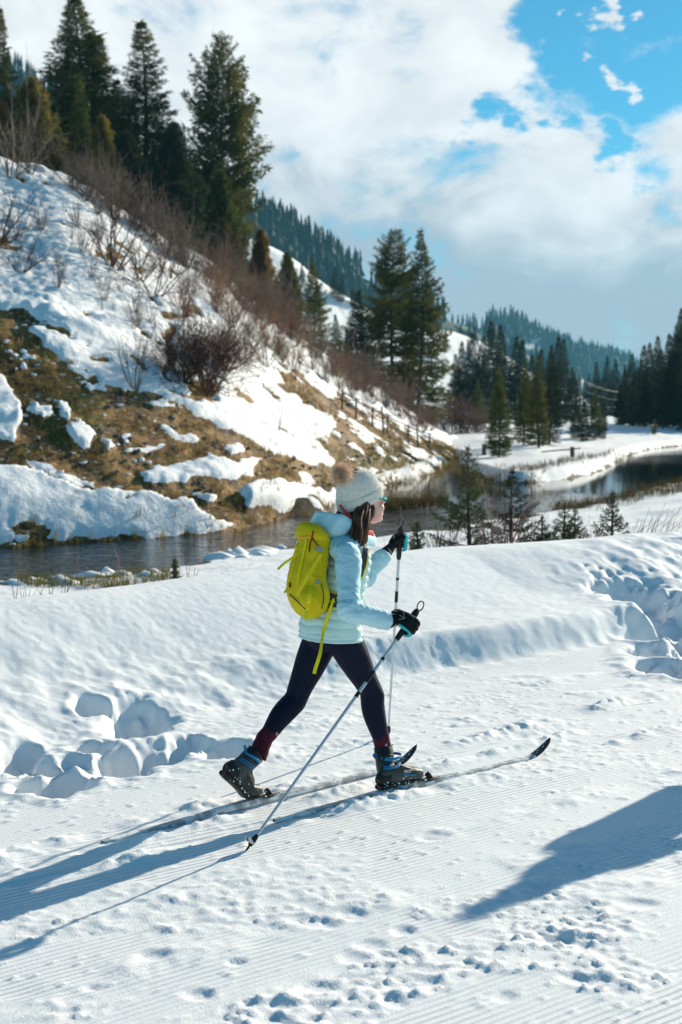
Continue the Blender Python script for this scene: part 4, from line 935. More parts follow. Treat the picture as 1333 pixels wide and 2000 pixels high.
def fcent(me):
    C = np.empty(len(me.polygons) * 3, np.float32); me.polygons.foreach_get('center', C); return C.reshape(-1, 3).astype(float)
def setmats(me, mats, idx):
    me.materials.clear()
    for m in mats: me.materials.append(m)
    me.polygons.foreach_set('material_index', np.asarray(idx, np.int32)); me.update()
def ribbon(name, pts, w, nrm, mat, parent, th=.003, m=None, label=None):
    """a flat strap of real thickness along pts, facing nrm"""
    C = crv(pts, m or len(pts) * 6); T = np.gradient(C, axis=0); T /= np.linalg.norm(T, axis=1, keepdims=True)
    n_ = np.asarray(nrm, float); n_ = n_ if n_.ndim == 2 else np.tile(n_, (len(C), 1))
    if len(n_) != len(C): n_ = crv(n_, len(C))
    s = np.cross(T, n_); s /= np.linalg.norm(s, axis=1, keepdims=True); n2 = np.cross(s, T)
    V = np.stack([C + s * w / 2 + n2 * th / 2, C - s * w / 2 + n2 * th / 2, C - s * w / 2 - n2 * th / 2, C + s * w / 2 - n2 * th / 2], 1).reshape(-1, 3)
    i = np.arange(len(C) - 1)[:, None] * 4; j = np.arange(4)[None]; F = np.stack([i + j, i + (j + 1) % 4, i + 4 + (j + 1) % 4, i + 4 + j], -1).reshape(-1, 4)
    e = (len(C) - 1) * 4; F = np.concatenate([F, [[3, 2, 1, 0], [e, e + 1, e + 2, e + 3]]])
    o = link(name, mesh_np(name, V, F, smooth=False), parent, mat=mat)
    if label: o['label'] = label
    return o
def solid(name, parts, mat, parent, smooth=True):
    me = clean_mesh(name, parts)
    if not smooth:
        for p in me.polygons: p.use_smooth = False
    return link(name, me, parent, mat=mat)
def noise3(V, s, seed, o=3):
    return (fbm(V[:, 0] * s + 3, V[:, 2] * s, o, seed) + fbm(V[:, 1] * s - 5, V[:, 2] * s + V[:, 0] * s * .5, o, seed + 9)) * .7

m_skin = material('skin', (0.86, 0.50, 0.40), .5, .3, col2=(0.88, 0.46, 0.38), nscale=14)
m_lips = material('lips', (0.45, 0.12, 0.11), .4, .4)
m_teeth = material('teeth', (0.8, 0.77, 0.70), .35, .5)
m_mouth = material('mouth_inside', (0.08, 0.012, 0.012), .6, .2)
m_hair = material('brown_hair', (0.022, 0.010, 0.006), .45, .22, col2=(0.16, 0.07, 0.032), nscale=30, stretch=(1, 1, .15))
m_hat = material('cream_knit', (0.93, 0.86, 0.74), .9, .1, col2=(0.80, 0.72, 0.60), nscale=60, bump=.6, bscale=220, sheen=.3)
m_pom = material('fur_pompom', (0.66, 0.38, 0.22), .8, .1, col2=(0.95, 0.74, 0.55), nscale=25, sheen=.3, trans=.2)
m_jack = material('mint_quilted_shell', (0.64, 0.84, 0.81), .6, .2, bump=.25, bscale=60, trans=.06)
m_slv = material('aqua_soft_shell', (0.54, 0.80, 0.85), .65, .2, bump=.25, bscale=50, trans=.05)
m_red = material('red_liner', (0.62, 0.05, 0.045), .7, .2)
m_legs = material('dark_navy_leggings', (0.008, 0.010, 0.026), .7, .12, bump=.15, bscale=120)
m_stripe = material('plum_side_panel', (0.05, 0.035, 0.068), .7, .12)
m_sock = material('burgundy_sock', (0.055, 0.010, 0.022), .85, .15, col2=(0.11, 0.014, 0.03), nscale=25, bump=.5, bscale=120)
m_boot = material('charcoal_boot', (0.028, 0.032, 0.030), .5, .35, col2=(0.055, 0.065, 0.060), nscale=9, ramp=(.45, .6))
m_black = material('black_rubber', (0.010, 0.010, 0.011), .55, .35)
m_blue = material('bright_blue_webbing', (0.02, 0.24, 0.50), .6, .25)
m_white = material('white_print', (0.80, 0.80, 0.80), .6, .2)
m_silver = material('silver_print', (0.55, 0.56, 0.58), .35, .5)
m_glove = material('black_glove_knit', (0.008, 0.008, 0.009), .75, .2, bump=.4, bscale=140)
m_teal = material('turquoise_palm', (0.03, 0.45, 0.50), .65, .25)
m_pack = material('lime_pack_cloth', (0.92, 0.74, 0.012), .6, .2, col2=(0.84, 0.68, 0.012), nscale=8, bump=.4, bscale=22, bdist=.01, trans=.35)
m_strap = material('yellow_webbing', (0.93, 0.74, 0.012), .65, .2, trans=.1)
m_grey = material('dark_grey_padding', (0.055, 0.055, 0.065), .8, .15)
m_redc = material('dark_red_cord', (0.25, 0.012, 0.012), .7, .2)
m_buckle = material('grey_buckle', (0.32, 0.34, 0.34), .4, .4)
m_alu = material('silver_pole', (0.56, 0.60, 0.63), .32, .5, metal=.35)
m_ski = material('grey_ski_top', (0.36, 0.37, 0.37), .5, .3, col2=(0.82, 0.83, 0.84), nscale=18, ndetail=5, ramp=(.44, .56), bump=.3, bscale=60)
m_tipb = material('black_ski_tip', (0.012, 0.014, 0.018), .35, .5)
m_clump = material('packed_snow', SNOW, .8, .2, bump=.4, bscale=150)

person = empty('person', tuple(ORG), BA, 'woman striding on skis in pale blue jacket and cream bobble hat', 'person')
# ---- joints
hipR, hipL = JB(668, 1240, -.085), JB(630, 1242, .085)
kneeR, kneeL = JB(726, 1352, -.115), JB(576, 1368, .14)
ankR, ankL = JB(749, 1462, -.13), JB(516, 1445, .15)
shR, elR, wrR = JB(679, 1083, -.165), JB(684, 1190, -.29), JB(762, 1213, -.375)
shL = np.array([shR[0] + .03, .165, shR[2] + .01]); wrL = JB(751, 1083, .265); elL = JB(708, 1128, .27)
# ---- ground contact: skis
def ski_line(tail, tip): a, b = w2l(onz(*tail)), w2l(onz(*tip)); return a, b
skR = ski_line((535, 1605), (1052, 1478)); skL = ski_line((200, 1648), (790, 1494))

# ---- body, one continuous figure
NOSE, CHIN = JB(746, 978, 0), JB(736, 1018, 0)
hc = np.array([NOSE[0] - .108, 0, CHIN[2] + .135])              # middle of the skull
face_x = NOSE[0] - .024
hd = [ell(hc - [.012, 0, .006], (.086, .075, .108)), ell((face_x - .045, 0, CHIN[2] + .052), (.050, .056, .062)), ell((face_x - .016, 0, CHIN[2] + .014), (.024, .026, .018)),
      ell((face_x - .040, -.038, CHIN[2] + .072), (.034, .026, .030)), ell((face_x - .040, .038, CHIN[2] + .072), (.034, .026, .030)),
      ell((face_x - .022, 0, CHIN[2] + .124), (.016, .050, .014)),
      loft([(face_x - .012, 0, CHIN[2] + .12), (face_x + .004, 0, CHIN[2] + .106), (NOSE[0] - .010, 0, NOSE[2] - .002), (face_x - .004, 0, NOSE[2] - .016)], (.010, .010, .012, .008), (.008, .010, .015, .012), n=12),
      ell((face_x - .004, 0, CHIN[2] + .061), (.010, .024, .006)), ell((face_x - .008, 0, CHIN[2] + .030), (.011, .022, .008)), ell((hc[0] - .005, -.078, hc[2] - .02), (.018, .010, .03)), ell((hc[0] - .005, .078, hc[2] - .02), (.018, .010, .03))]
neck0 = JB(684, 1058, 0)
YAW = R(-11); HP = np.array([hc[0] - .02, 0, 0])
def hrot(V):
    V = np.asarray(V, float) - HP; c, s = math.cos(YAW), math.sin(YAW)
    return np.stack([V[..., 0] * c - V[..., 1] * s, V[..., 0] * s + V[..., 1] * c, V[..., 2]], -1) + HP
hd = [(hrot(v), f) for v, f in hd]
hroll = lambda parts: [(hrot(v), f) for v, f in parts]
bodyp = hd + [loft([neck0 - [.0, 0, .03], neck0 + [.01, 0, .02], (hc[0] - .015, 0, hc[2] - .07)], (.055, .050, .050), (.060, .048, .052), n=16),
    loft([JB(648, 1258, 0), JB(650, 1215, 0), JB(660, 1170, 0), JB(668, 1120, 0), JB(674, 1078, 0), neck0], (.085, .105, .080, .090, .070, .045), (.12, .145, .12, .13, .14, .055), n=24)]
def limb(pts, r, flat=1.0): return loft(pts, r, np.array(r) * flat, n=16, side=(.02, 1, .05))
bodyp += [limb([shR + [0, .06, 0], shR, (shR + elR) / 2, elR, (elR + wrR) / 2, wrR, wrR * 1.0 + (wrR - elR) * .18], (.040, .044, .038, .034, .034, .024, .024)),
          limb([shL - [0, .06, 0], shL, (shL + elL) / 2, elL, (elL + wrL) / 2, wrL, wrL + (wrL - elL) * .18], (.040, .044, .038, .034, .034, .024, .024)),
          limb([hipR + [0, .02, .05], hipR, hipR * .5 + kneeR * .5, kneeR, kneeR * .55 + ankR * .45, ankR, ankR - [0, 0, .09]], (.075, .078, .062, .045, .044, .030, .03)),
          limb([hipL + [0, -.02, .05], hipL, hipL * .5 + kneeL * .5, kneeL, kneeL * .55 + ankL * .45, ankL, ankL + [-.05, 0, -.10]], (.075, .078, .062, .045, .044, .030, .03))]
body = link('body', fuse('body', bodyp, .0042, 3), person, mat=m_skin)
mz = CHIN[2] + .045
solid('mouth', hroll([ell((face_x - .010, -.006, mz), (.014, .026, .011))]), m_mouth, body); solid('teeth', hroll([ell((face_x - .005, -.004, mz + .006), (.010, .022, .005))]), m_teeth, body)
solid('lips', hroll([loft([(face_x - .012, -.034, mz + .004), (face_x + .000, -.018, mz + .013), (face_x + .004, 0, mz + .014), (face_x, .018, mz + .013), (face_x - .012, .034, mz + .004)], (.003, .005, .006, .005, .003), (.003, .005, .005, .005, .003), side=(0, 0, 1), n=8),
               loft([(face_x - .012, -.034, mz + .004), (face_x - .004, -.018, mz - .010), (face_x, 0, mz - .014), (face_x - .004, .018, mz - .010), (face_x - .012, .034, mz + .004)], (.003, .006, .007, .006, .003), (.003, .006, .006, .006, .003), side=(0, 0, 1), n=8)]), m_lips, body)
for s in (-1, 1):
    solid('eye', hroll([ell((face_x - .022, s * .032, CHIN[2] + .118), (.012, .014, .010))]), m_teeth, body)
# ---- hair
hr_ = np.random.default_rng(8); strands = []
zb = CHIN[2] - .07
for i in range(96):
    f = hr_.random(); side_ = -1 if i < 70 else 1
    a0 = R(174 - 50 * f)                                             # round the right side of the head, from nape to cheek
    st = np.array([hc[0] - .01 + .088 * math.cos(a0), side_ * (.020 + .066 * math.sin(a0)), hc[2] - .015 + hr_.normal(0, .006)])
    en = JB(687 + 19 * f + hr_.normal(0, 3), 1056 + 12 * hr_.random() + 6 * f, -.105 + hr_.normal(0, .018)) if side_ < 0 else np.array([st[0] + .02, .10, zb])
    mdl = st * .45 + en * .55 + np.array([-.022 + .012 * f + hr_.normal(0, .006), side_ * (.022 + abs(hr_.normal(0, .008))), 0.012])
    w_ = hr_.uniform(-1, 1, 2) * .010
    q1 = st * .8 + mdl * .2 + [0, side_ * .012, -.01]; q2 = mdl * .5 + en * .5 + [w_[0], side_ * .010, w_[1] * .5]
    strands.append(loft([st, q1, mdl, q2, en], (.007, .0085, .009, .007, .0012), (.007, .009, .009, .006, .0012), n=5, m=14, side=(1, .1, .1)))
strands.append(loft([(hc[0] - .045, -.045, hc[2] - .03), (hc[0] - .045, -.06, hc[2] - .09), JB(694, 1040, -.09)], (.034, .034, .02), (.035, .035, .02), n=14))
strands.append(loft([(hc[0] - .06, 0, hc[2] - .02), (hc[0] - .075, 0, hc[2] - .10), (hc[0] - .07, 0, hc[2] - .15)], (.04, .035, .03), (.07, .07, .06), n=14))
hair = solid('hair', strands, m_hair, person)
solid('ponytail', [loft([JB(716, 1045, -.11), JB(713, 1056, -.115), JB(706, 1066, -.12), JB(716, 1066, -.12)], (.010, .014, .013, .003), (.010, .014, .012, .003), n=8)], m_hair, hair)
# ---- knit hat with fur pompom
hb, hf = JB(664, 1004, 0), JB(741, 964, 0); hb[0] += .0
ctr = (hb + hf) / 2; ax_f = (hf - hb); half = np.linalg.norm(ax_f) / 2 * .93; ctr = ctr + ax_f / np.linalg.norm(ax_f) * .010; ax_f /= np.linalg.norm(ax_f); ax_u = np.cross(ax_f, [0, 1., 0]); ax_u = ax_u if ax_u[2] > 0 else -ax_u
def hat_surface(profile, ribs, amp, n=240, cable=False):
    th = np.arange(n) * 2 * math.pi / n; V = []
    for (rr, hh) in profile:
        k = 1 + amp * np.sin(th * ribs) * (rr > .02)
        if cable: k = k + .012 * np.sin(th * 14) * np.sin(hh * 160 + np.sin(th * 7) * 2.0)
        x = np.cos(th) * rr * half * k; y = np.sin(th) * rr * .088 * k
        V.append(ctr + x[:, None] * ax_f + y[:, None] * np.array([0, 1., 0]) + hh * ax_u)
    V = np.concatenate(V); i = np.arange(len(profile) - 1)[:, None] * n; j = np.arange(n)[None]
    return V, np.stack([i + j, i + (j + 1) % n, i + n + (j + 1) % n, i + n + j], -1).reshape(-1, 4)
dome = [(.93, .030)] + [(1.0 * math.cos(t_) ** .62, .045 + .115 * math.sin(t_)) for t_ in np.linspace(0, 1.52, 26)]
hat = link('hat', clean_mesh('hat', [hat_surface(dome, 48, .012, cable=True)]), person, mat=m_hat)
link('hat_cuff', clean_mesh('hat_cuff', [hat_surface([(.90, .0), (.99, -.002), (1.035, .004), (1.055, .02), (1.055, .042), (1.03, .056), (.98, .058), (.90, .05)], 64, .014)]), hat, mat=m_hat)
pc = JB(668, 925, 0); r = np.random.default_rng(4); D = r.normal(0, 1, (2600, 3)); D /= np.linalg.norm(D, axis=1, keepdims=True)
V, F = tufts(r, pc + D * .014, D, .046, 1, .35, .06); link('pompom', mesh_np('pompom', V, F, smooth=False), hat, mat=m_pom)
solid('pompom_core', [ell(pc, (.027, .027, .027))], m_pom, hat)
# ---- sunglasses
gz = CHIN[2] + .116; sg = link('sunglasses', clean_mesh('sunglasses', hroll([loft([(face_x - .075, s * .080, gz + .006), (face_x - .03, s * .076, gz + .006), (face_x - .006, s * .060, gz + .004)], (.004, .004, .005), (.003, .003, .004), n=8) for s in (-1, 1)] + [loft([(face_x - .006, s * .060, gz), (face_x + .006, s * .036, gz), (face_x + .010, s * .010, gz)], (.003, .003, .003), (.014, .017, .012), side=(0, 0, 1), n=12) for s in (-1, 1)])), person, mat=m_teal)

# ---- jacket: trunk, sleeves, hood
tp = [(645, 1249), (647, 1215), (655, 1180), (664, 1130), (671, 1095), (675, 1074), (682, 1054), (689, 1036)]
trunk = loft([JB(x, y, 0) for x, y in tp], (.135, .128, .110, .112, .104, .086, .062, .050), (.188, .180, .158, .160, .168, .155, .085, .058), n=40, m=44)
jm = fuse('jacket', [trunk], .0055, 3)
V, Nn = getv(jm); hemz = JB(645, 1249, 0)[2]; axx = np.interp(V[:, 2], [hemz, neck0[2]], [JB(645, 1249, 0)[0], neck0[0]])
fr_ = V[:, 0] - axx
ph = (V[:, 2] + .03 * fr_ + .004 * np.sin(V[:, 1] * 30)) / .041 + .25 * noise3(V, 6, 3, 2)
baff = np.abs(np.sin(ph * math.pi)) ** .45
sidep = sstep(.118, .146, np.abs(V[:, 1])) * 0
hemband = sstep(hemz + .05, hemz + .03, V[:, 2])
V = V + Nn * (.010 * (baff - .6) * (1 - hemband) + .004 * noise3(V, 26, 5) + .003 * np.sin(V[:, 2] * 240) * hemband)[:, None]
V[:, 0] += 0.010 * noise3(V, 7, 8, 2)
setv(jm, V); jacket = link('jacket', jm, person, mat=m_jack)
def sleeve(sh, el, wr, inn, seed):
    parts = [loft([sh + inn * .085 + [0, 0, .012], sh + [0, 0, .004], sh * .55 + el * .45, el * .9 + sh * .1, el + (el - (sh + wr) / 2) * .08, el * .6 + wr * .4, wr * .85 + el * .15, wr], (.056, .066, .061, .059, .058, .053, .047, .043), (.050, .062, .059, .057, .056, .050, .046, .043), n=26, m=60, side=(.05, 1, .1))]
    me = fuse('sleeve', parts, .0048, 3); V, Nn = getv(me)
    d1 = el - sh; L1 = np.linalg.norm(d1); d2 = wr - el; L2 = np.linalg.norm(d2)
    t1 = (V - sh) @ d1 / L1; t2 = (V - el) @ d2 / L2
    s = np.where(t1 < L1 * .93, t1, L1 + t2)
    wr_amt = np.exp(-((s - L1) / .09) ** 2) + .9 * sstep(L1 + L2 * .45, L1 + L2 * .95, s) + .25 + .5 * np.exp(-((s - .02) / .05) ** 2)
    an = np.arctan2((V - el) @ np.cross(d1, d2) / (L1 * L2), (V - el)[:, 0] + .3)
    fold = np.sin((s + .9 * noise3(V, 5, seed, 2) * .05 + .025 * np.sin(V[:, 1] * 40 + V[:, 0] * 25)) * 2 * math.pi / .034)
    V = V + Nn * (.0010 * fold * wr_amt + .009 * wr_amt * noise3(V * [1, 1, 1.8], 17, seed + 5, 3) + .010 * noise3(V, 8, seed + 3, 3))[:, None]
    setv(me, V); return link('sleeve', me, jacket, mat=m_slv)
sleeve(shR, elR, wrR, np.array([0, 1., 0]), 12); sleeve(shL, elL, wrL, np.array([0, -1., 0]), 14)
# yoke over the shoulders
ym = fuse('shoulder_yoke', [loft([shR + [0, .05, .022], JB(671, 1062, -.085) + [-.005, 0, 0], JB(676, 1052, 0), JB(671, 1062, .085) + [-.005, 0, 0], shL + [-.02, -.05, .018]], (.062, .082, .090, .082, .062), (.040, .040, .036, .040, .040), side=(0, 0, 1), n=24, m=40)], .005, 4)
V, Nn = getv(ym); setv(ym, V + Nn * (.006 * noise3(V, 14, 31))[:, None]); link('shoulder_yoke', ym, jacket, mat=m_slv)
# hood lying on the back, open upwards and forwards
hcen = JB(648, 1018, 0); hu_ = np.array([.42, -.15, .88]); hu_ /= np.linalg.norm(hu_); hx_ = np.cross([0, 1., 0], hu_); hx_ /= np.linalg.norm(hx_); th = np.arange(48) * 2 * math.pi / 48
prof = [(math.sin(a), -math.cos(a)) for a in np.linspace(.05, 2.0, 16)] + [(math.sin(a) * .86, -math.cos(a) * .80 + .02) for a in np.linspace(2.05, .3, 14)]
V = np.concatenate([hcen + (np.cos(th) * .092 * rr)[:, None] * hx_ + (np.sin(th) * .112 * rr)[:, None] * np.array([0, 1., 0]) + .085 * hh * hu_ for rr, hh in prof])
i = np.arange(len(prof) - 1)[:, None] * 48; j = np.arange(48)[None]; F = np.stack([i + j, i + (j + 1) % 48, i + 48 + (j + 1) % 48, i + 48 + j], -1).reshape(-1, 4)
hm_ = clean_mesh('hood', [(V, F)]); V, Nn = getv(hm_)
V = V + (V - hcen) * (.38 * noise3(V, 8, 41, 2) + .14 * noise3(V, 22, 42, 2))[:, None] + np.array([0, 0, -1]) * (.03 * sstep(.0, .10, -(V[:, 0] - hcen[0])))[:, None]
setv(hm_, V); hood = link('hood', hm_, jacket, mat=m_slv)
ribbon('hood_trim', [JB(664, 986, -.03), JB(672, 996, -.05), JB(684, 1008, -.07), JB(690, 1018, -.08)], .012, (-.5, -.8, .4), m_red, jacket, .004)
solid('collar', [loft([JB(704, 1062, -.075), JB(720, 1056, -.045), JB(731, 1058, 0), JB(728, 1050, .05)], (.010, .012, .012, .010), (.030, .028, .026, .028), side=(0, 0, 1), n=12)], m_slv, jacket)
solid('red_collar', [loft([JB(708, 1044, -.06), JB(720, 1042, -.03), JB(729, 1042, -.005), JB(726, 1040, .03)], (.004, .005, .004, .004), (.016, .017, .014, .014), side=(0, 0, 1), n=10)], m_red, jacket)

# ---- leggings
def lthigh(h, k, a, s): return limb([h + [0, -s * .02, .07], h + [0, s * .0, .0], h * .62 + k * .38 + [0, 0, 0], h * .2 + k * .8, k, k * .62 + a * .38 + [-.012, 0, 0], k * .2 + a * .8, a], (.074, .090, .083, .063, .060, .058, .043, .038), 1.0)
lm = fuse('leggings', [lthigh(hipR, kneeR, ankR, -1), lthigh(hipL, kneeL, ankL, 1), loft([JB(650, 1215, 0), JB(648, 1240, 0), JB(648, 1268, 0)], (.105, .122, .085), (.150, .165, .12), n=28)], .005, 5)
V, Nn = getv(lm)
kn = np.exp(-(np.linalg.norm(V - kneeR, axis=1) / .09) ** 2) + np.exp(-(np.linalg.norm(V - kneeL, axis=1) / .09) ** 2) + .25
setv(lm, V + Nn * (kn * .005 * noise3(V, 20, 51))[:, None])
C = fcent(lm); idx = np.zeros(len(C), int)
for h, k, a, s in ((hipR, kneeR, ankR, -1), (hipL, kneeL, ankL, 1)):
    t = np.clip((h[2] - C[:, 2]) / (h[2] - a[2]), 0, 1)[:, None]; ax_ = np.where(t < .5, h + (k - h) * t * 2, k + (a - k) * (t - .5) * 2); q_ = C - ax_
    ang = np.degrees(np.arctan2(s * q_[:, 1], q_[:, 0])); near = np.linalg.norm(q_, axis=1) < .13
    idx[(ang > -8) & (ang < 40) & near & (t[:, 0] > -.2) & (t[:, 0] < .95)] = 1
setmats(lm, (m_legs, m_stripe), idx); link('leggings', lm, person)
# ---- socks
def sock(a, k, low):
    d = (k - a) / np.linalg.norm(k - a)
    me = fuse('sock', [limb([a + d * .095, a + d * .085, a + d * .04, a, low], (.036, .0445, .043, .044, .048))], .004, 2); V, Nn = getv(me)
    return link('sock', setv(me, V + Nn * (.004 * noise3(V, 40, 61) * sstep(.0, -.05, (V - a) @ d - .03))[:, None]) or me, person, mat=m_sock), d
toeR = JB(826, 1527, -.13)
sR, dR = sock(ankR, kneeR, ankR - [0.004, 0, .05]); sL, dL = sock(ankL, kneeL, ankL + [-.045, 0, -.085])
def star(parent, c, nrm, size):
    n_ = np.array(nrm) / np.linalg.norm(nrm); s = np.cross([0, 0, 1.], n_); s /= np.linalg.norm(s); u2 = np.cross(n_, s)
    A, B = [], []
    for a in range(6): A.append(c); B.append(c + size * (math.cos(a * 1.047 + .5) * s + math.sin(a * 1.047 + .5) * u2))
    link('sock_mark', mesh_np('sock_mark', *prisms(np.array(A), np.array(B), np.full(6, .0022), np.full(6, .0016), 4)), parent, mat=m_silver)
star(sL, ankL + dL * .045 + np.array([.012, -.044, 0]), (.2, -1, 0), .012); star(sR, ankR + dR * .03 + np.array([-.012, -.043, 0]), (0, -1, 0), .008)

# ---- boots: built heel at the origin, toe along +x
def text_mesh(txt, size, ext=.0008):
    cu = bpy.data.curves.new('print', 'FONT'); cu.body = txt; cu.size = size; cu.extrude = ext; cu.align_x = 'CENTER'; cu.align_y = 'CENTER'; cu.resolution_u = 2
    o = bpy.data.objects.new('tmp', cu); COL.objects.link(o); dg = bpy.context.evaluated_depsgraph_get()
    me = bpy.data.meshes.new_from_object(o.evaluated_get(dg)); bpy.data.objects.remove(o); return me
def frame_mat(o, x, z):
    z = Vector(z).normalized(); x = Vector(x); x = (x - z * x.dot(z)).normalized(); y = z.cross(x)
    return Matrix(((x[0], y[0], z[0], o[0]), (x[1], y[1], z[1], o[1]), (x[2], y[2], z[2], o[2]), (0, 0, 0, 1)))
def boot(M, bend, shaft, seed):
    """M places the boot in body space, bend lifts everything behind the ball of the foot"""
    def tr(V):
        V = np.array(V, float)
        if bend:
            c = np.array([.205, 0, .012]); x = V[:, 0] - c[0]; z = V[:, 2] - c[2]
            a = -bend * sstep(.03, -.05, x); ca, sa = np.cos(a), np.sin(a)
            V = np.column_stack([c[0] + x * ca + z * sa * -1, V[:, 1], c[2] + x * sa + z * ca])
        return V @ np.array(M.to_3x3()).T + np.array(M.translation)
    def put(name, parts, mat, parent, vox=None, sm=2):
        me = fuse(name, parts, vox, sm) if vox else clean_mesh(name, parts); V, _ = getv(me); setv(me, tr(V)); return link(name, me, parent, mat=mat)
    up = np.array(shaft)
    foot = [loft([(.010, 0, .050), (.05, 0, .060), (.11, 0, .060), (.17, 0, .050), (.225, 0, .042), (.268, 0, .034), (.290, 0, .030)], (.040, .052, .052, .040, .034, .026, .008), (.026, .037, .038, .043, .045, .038, .012), n=24, m=40, ex=2.4),
            loft([(.055, 0, .040), np.array([.055, 0, .04]) + up * .06, np.array([.052, 0, .04]) + up * .11, np.array([.052, 0, .04]) + up * .155], (.056, .056, .052, .050), (.040, .042, .043, .044), n=24, m=24)]
    bm_ = fuse('boot', foot, .004, 3); V, Nn = getv(bm_); V += Nn * (.003 * noise3(V, 22, seed))[:, None]; setv(bm_, tr(V)); b_ = link('boot', bm_, person, mat=m_boot)
    put('sole', [loft([(-.012, 0, .010), (.02, 0, .010), (.10, 0, .011), (.20, 0, .012), (.27, 0, .012), (.312, 0, .010)], (.012, .014, .012, .012, .012, .006), (.022, .034, .032, .043, .040, .016), n=20, m=30, ex=3, side=(0, 1, 0))], m_black, b_)
    top = np.array([.052, 0, .04]) + up * .150
    put('boot_collar', [loft([top - up * .035, top - up * .01, top + up * .012], (.052, .052, .050), (.046, .046, .044), n=24)], m_black, b_)
    put('toe_cap', [loft([(.225, 0, .040), (.262, 0, .032), (.292, 0, .026)], (.037, .029, .010), (.0475, .041, .014), n=20, m=12)], m_boot, b_)
    put('heel_counter', [loft([(-.006, 0, .030), (.02, 0, .045), (.05, 0, .05)], (.030, .046, .05), (.022, .035, .041), n=20)], m_black, b_)
    put('lace_cover', [loft([np.array([.095, 0, .05]) + up * .07, (.135, 0, .095), (.185, 0, .076), (.225, 0, .064)], (.012, .012, .012, .008), (.026, .032, .034, .024), n=14, m=20)], m_black, b_)
    for k, (zz, w_) in enumerate(((.128, .014), (.088, .006), (.076, .005))):
        p = np.array([.052, 0, .04]) + up * zz; an = np.linspace(-2.9, 2.9 if k == 0 else .3, 20)
        C = np.stack([p[0] + np.cos(an) * .0545, np.sin(an) * .0465, p[2] + 0 * an + .004 * np.cos(an)], -1)
        Vv, Ff = loft(C, np.full(20, .0022), np.full(20, w_ / 2), side=up, n=8, m=40); put('ankle_strap' if k == 0 else 'blue_trim', [(Vv, Ff)], m_blue, b_)
    p = np.array([-.004, -.012, .04]) + up * .128; put('pull_tab', [loft([p, p + [-.018, -.004, .008], p + [-.036, -.006, .016]], (.0025, .0025, .0025), (.009, .010, .008), n=8, side=(0, 0, 1))], m_blue, b_)
    for dx_ in (-.05, .05):
        p = np.array([.052 + dx_, 0, .04]) + up * .16; put('lace_end', [loft([p, p + [dx_ * .35, -.004, .010]], (.003, .002), (.003, .002), n=6)], m_black, b_)
    rn = np.random.default_rng(seed); cl = []
    for _ in range(34):
        x = rn.uniform(-.005, .30); cl.append(ell((x, -(.030 + .010 * math.sin(x * 10)) + rn.normal(0, .004), abs(rn.normal(.016, .022))), rn.uniform(.002, .0055) * np.array([1.3, .7, .9]), n=6))
    o_ = put('snow_lumps', cl, m_clump, b_); o_['kind'] = 'stuff'
    return b_, tr
ddR = skR[1] - skR[0]; angR = math.atan2(ddR[1], ddR[0]); ddL = skL[1] - skL[0]; angL = math.atan2(ddL[1], ddL[0])
def on_ski(sk, px, py, z):
    a, b_ = sk; d = (b_ - a)[:2]; d /= np.linalg.norm(d); p = w2l(onz(px, py, z))[:2]; k = (p - a[:2]) @ d; q_ = a[:2] + d * k; return np.array([q_[0], q_[1], z])
hR = on_ski(skR, 748, 1543, .034); MR = Matrix.Translation(hR) @ Matrix.Rotation(angR, 4, 'Z')
def unit(v): return np.array(v) / np.linalg.norm(v)
shaftR = MR.to_3x3().inverted() @ Vector(ankR - (hR + np.array([.052 * math.cos(angR), 0, .04]))); bootR, trR = boot(MR, 0, unit(shaftR), 71)
toeL_px = on_ski(skL, 541, 1560, .034); hL = toeL_px - .31 * np.array([math.cos(angL), math.sin(angL), 0]); ML = Matrix.Translation(hL) @ Matrix.Rotation(angL, 4, 'Z')
bootL, trL = boot(ML, R(44), unit((.33, 0, 1)), 73)
for trf, nm in ((trR, bootR),):
    tm = text_mesh('FISCHER', .021, .001); V, _ = getv(tm)
    Vb = np.column_stack([.160 + V[:, 0], -.0435 - .0008 * 0 - V[:, 2] + .010 * ((V[:, 0] + .0) / .05), .069 + V[:, 1] * 1.0 - .22 * V[:, 0]]); 
    setv(tm, trf(Vb)); link('boot_lettering', tm, nm, mat=m_white)
    ribbon('boot_line', [trf(np.array([[.125, -.0415, .060]]))[0], trf(np.array([[.17, -.0445, .051]]))[0], trf(np.array([[.21, -.0475, .046]]))[0]], .005, trf(np.array([[0, -1., 0]]))[0] - trf(np.array([[0, 0., 0]]))[0], m_blue, nm, .002)

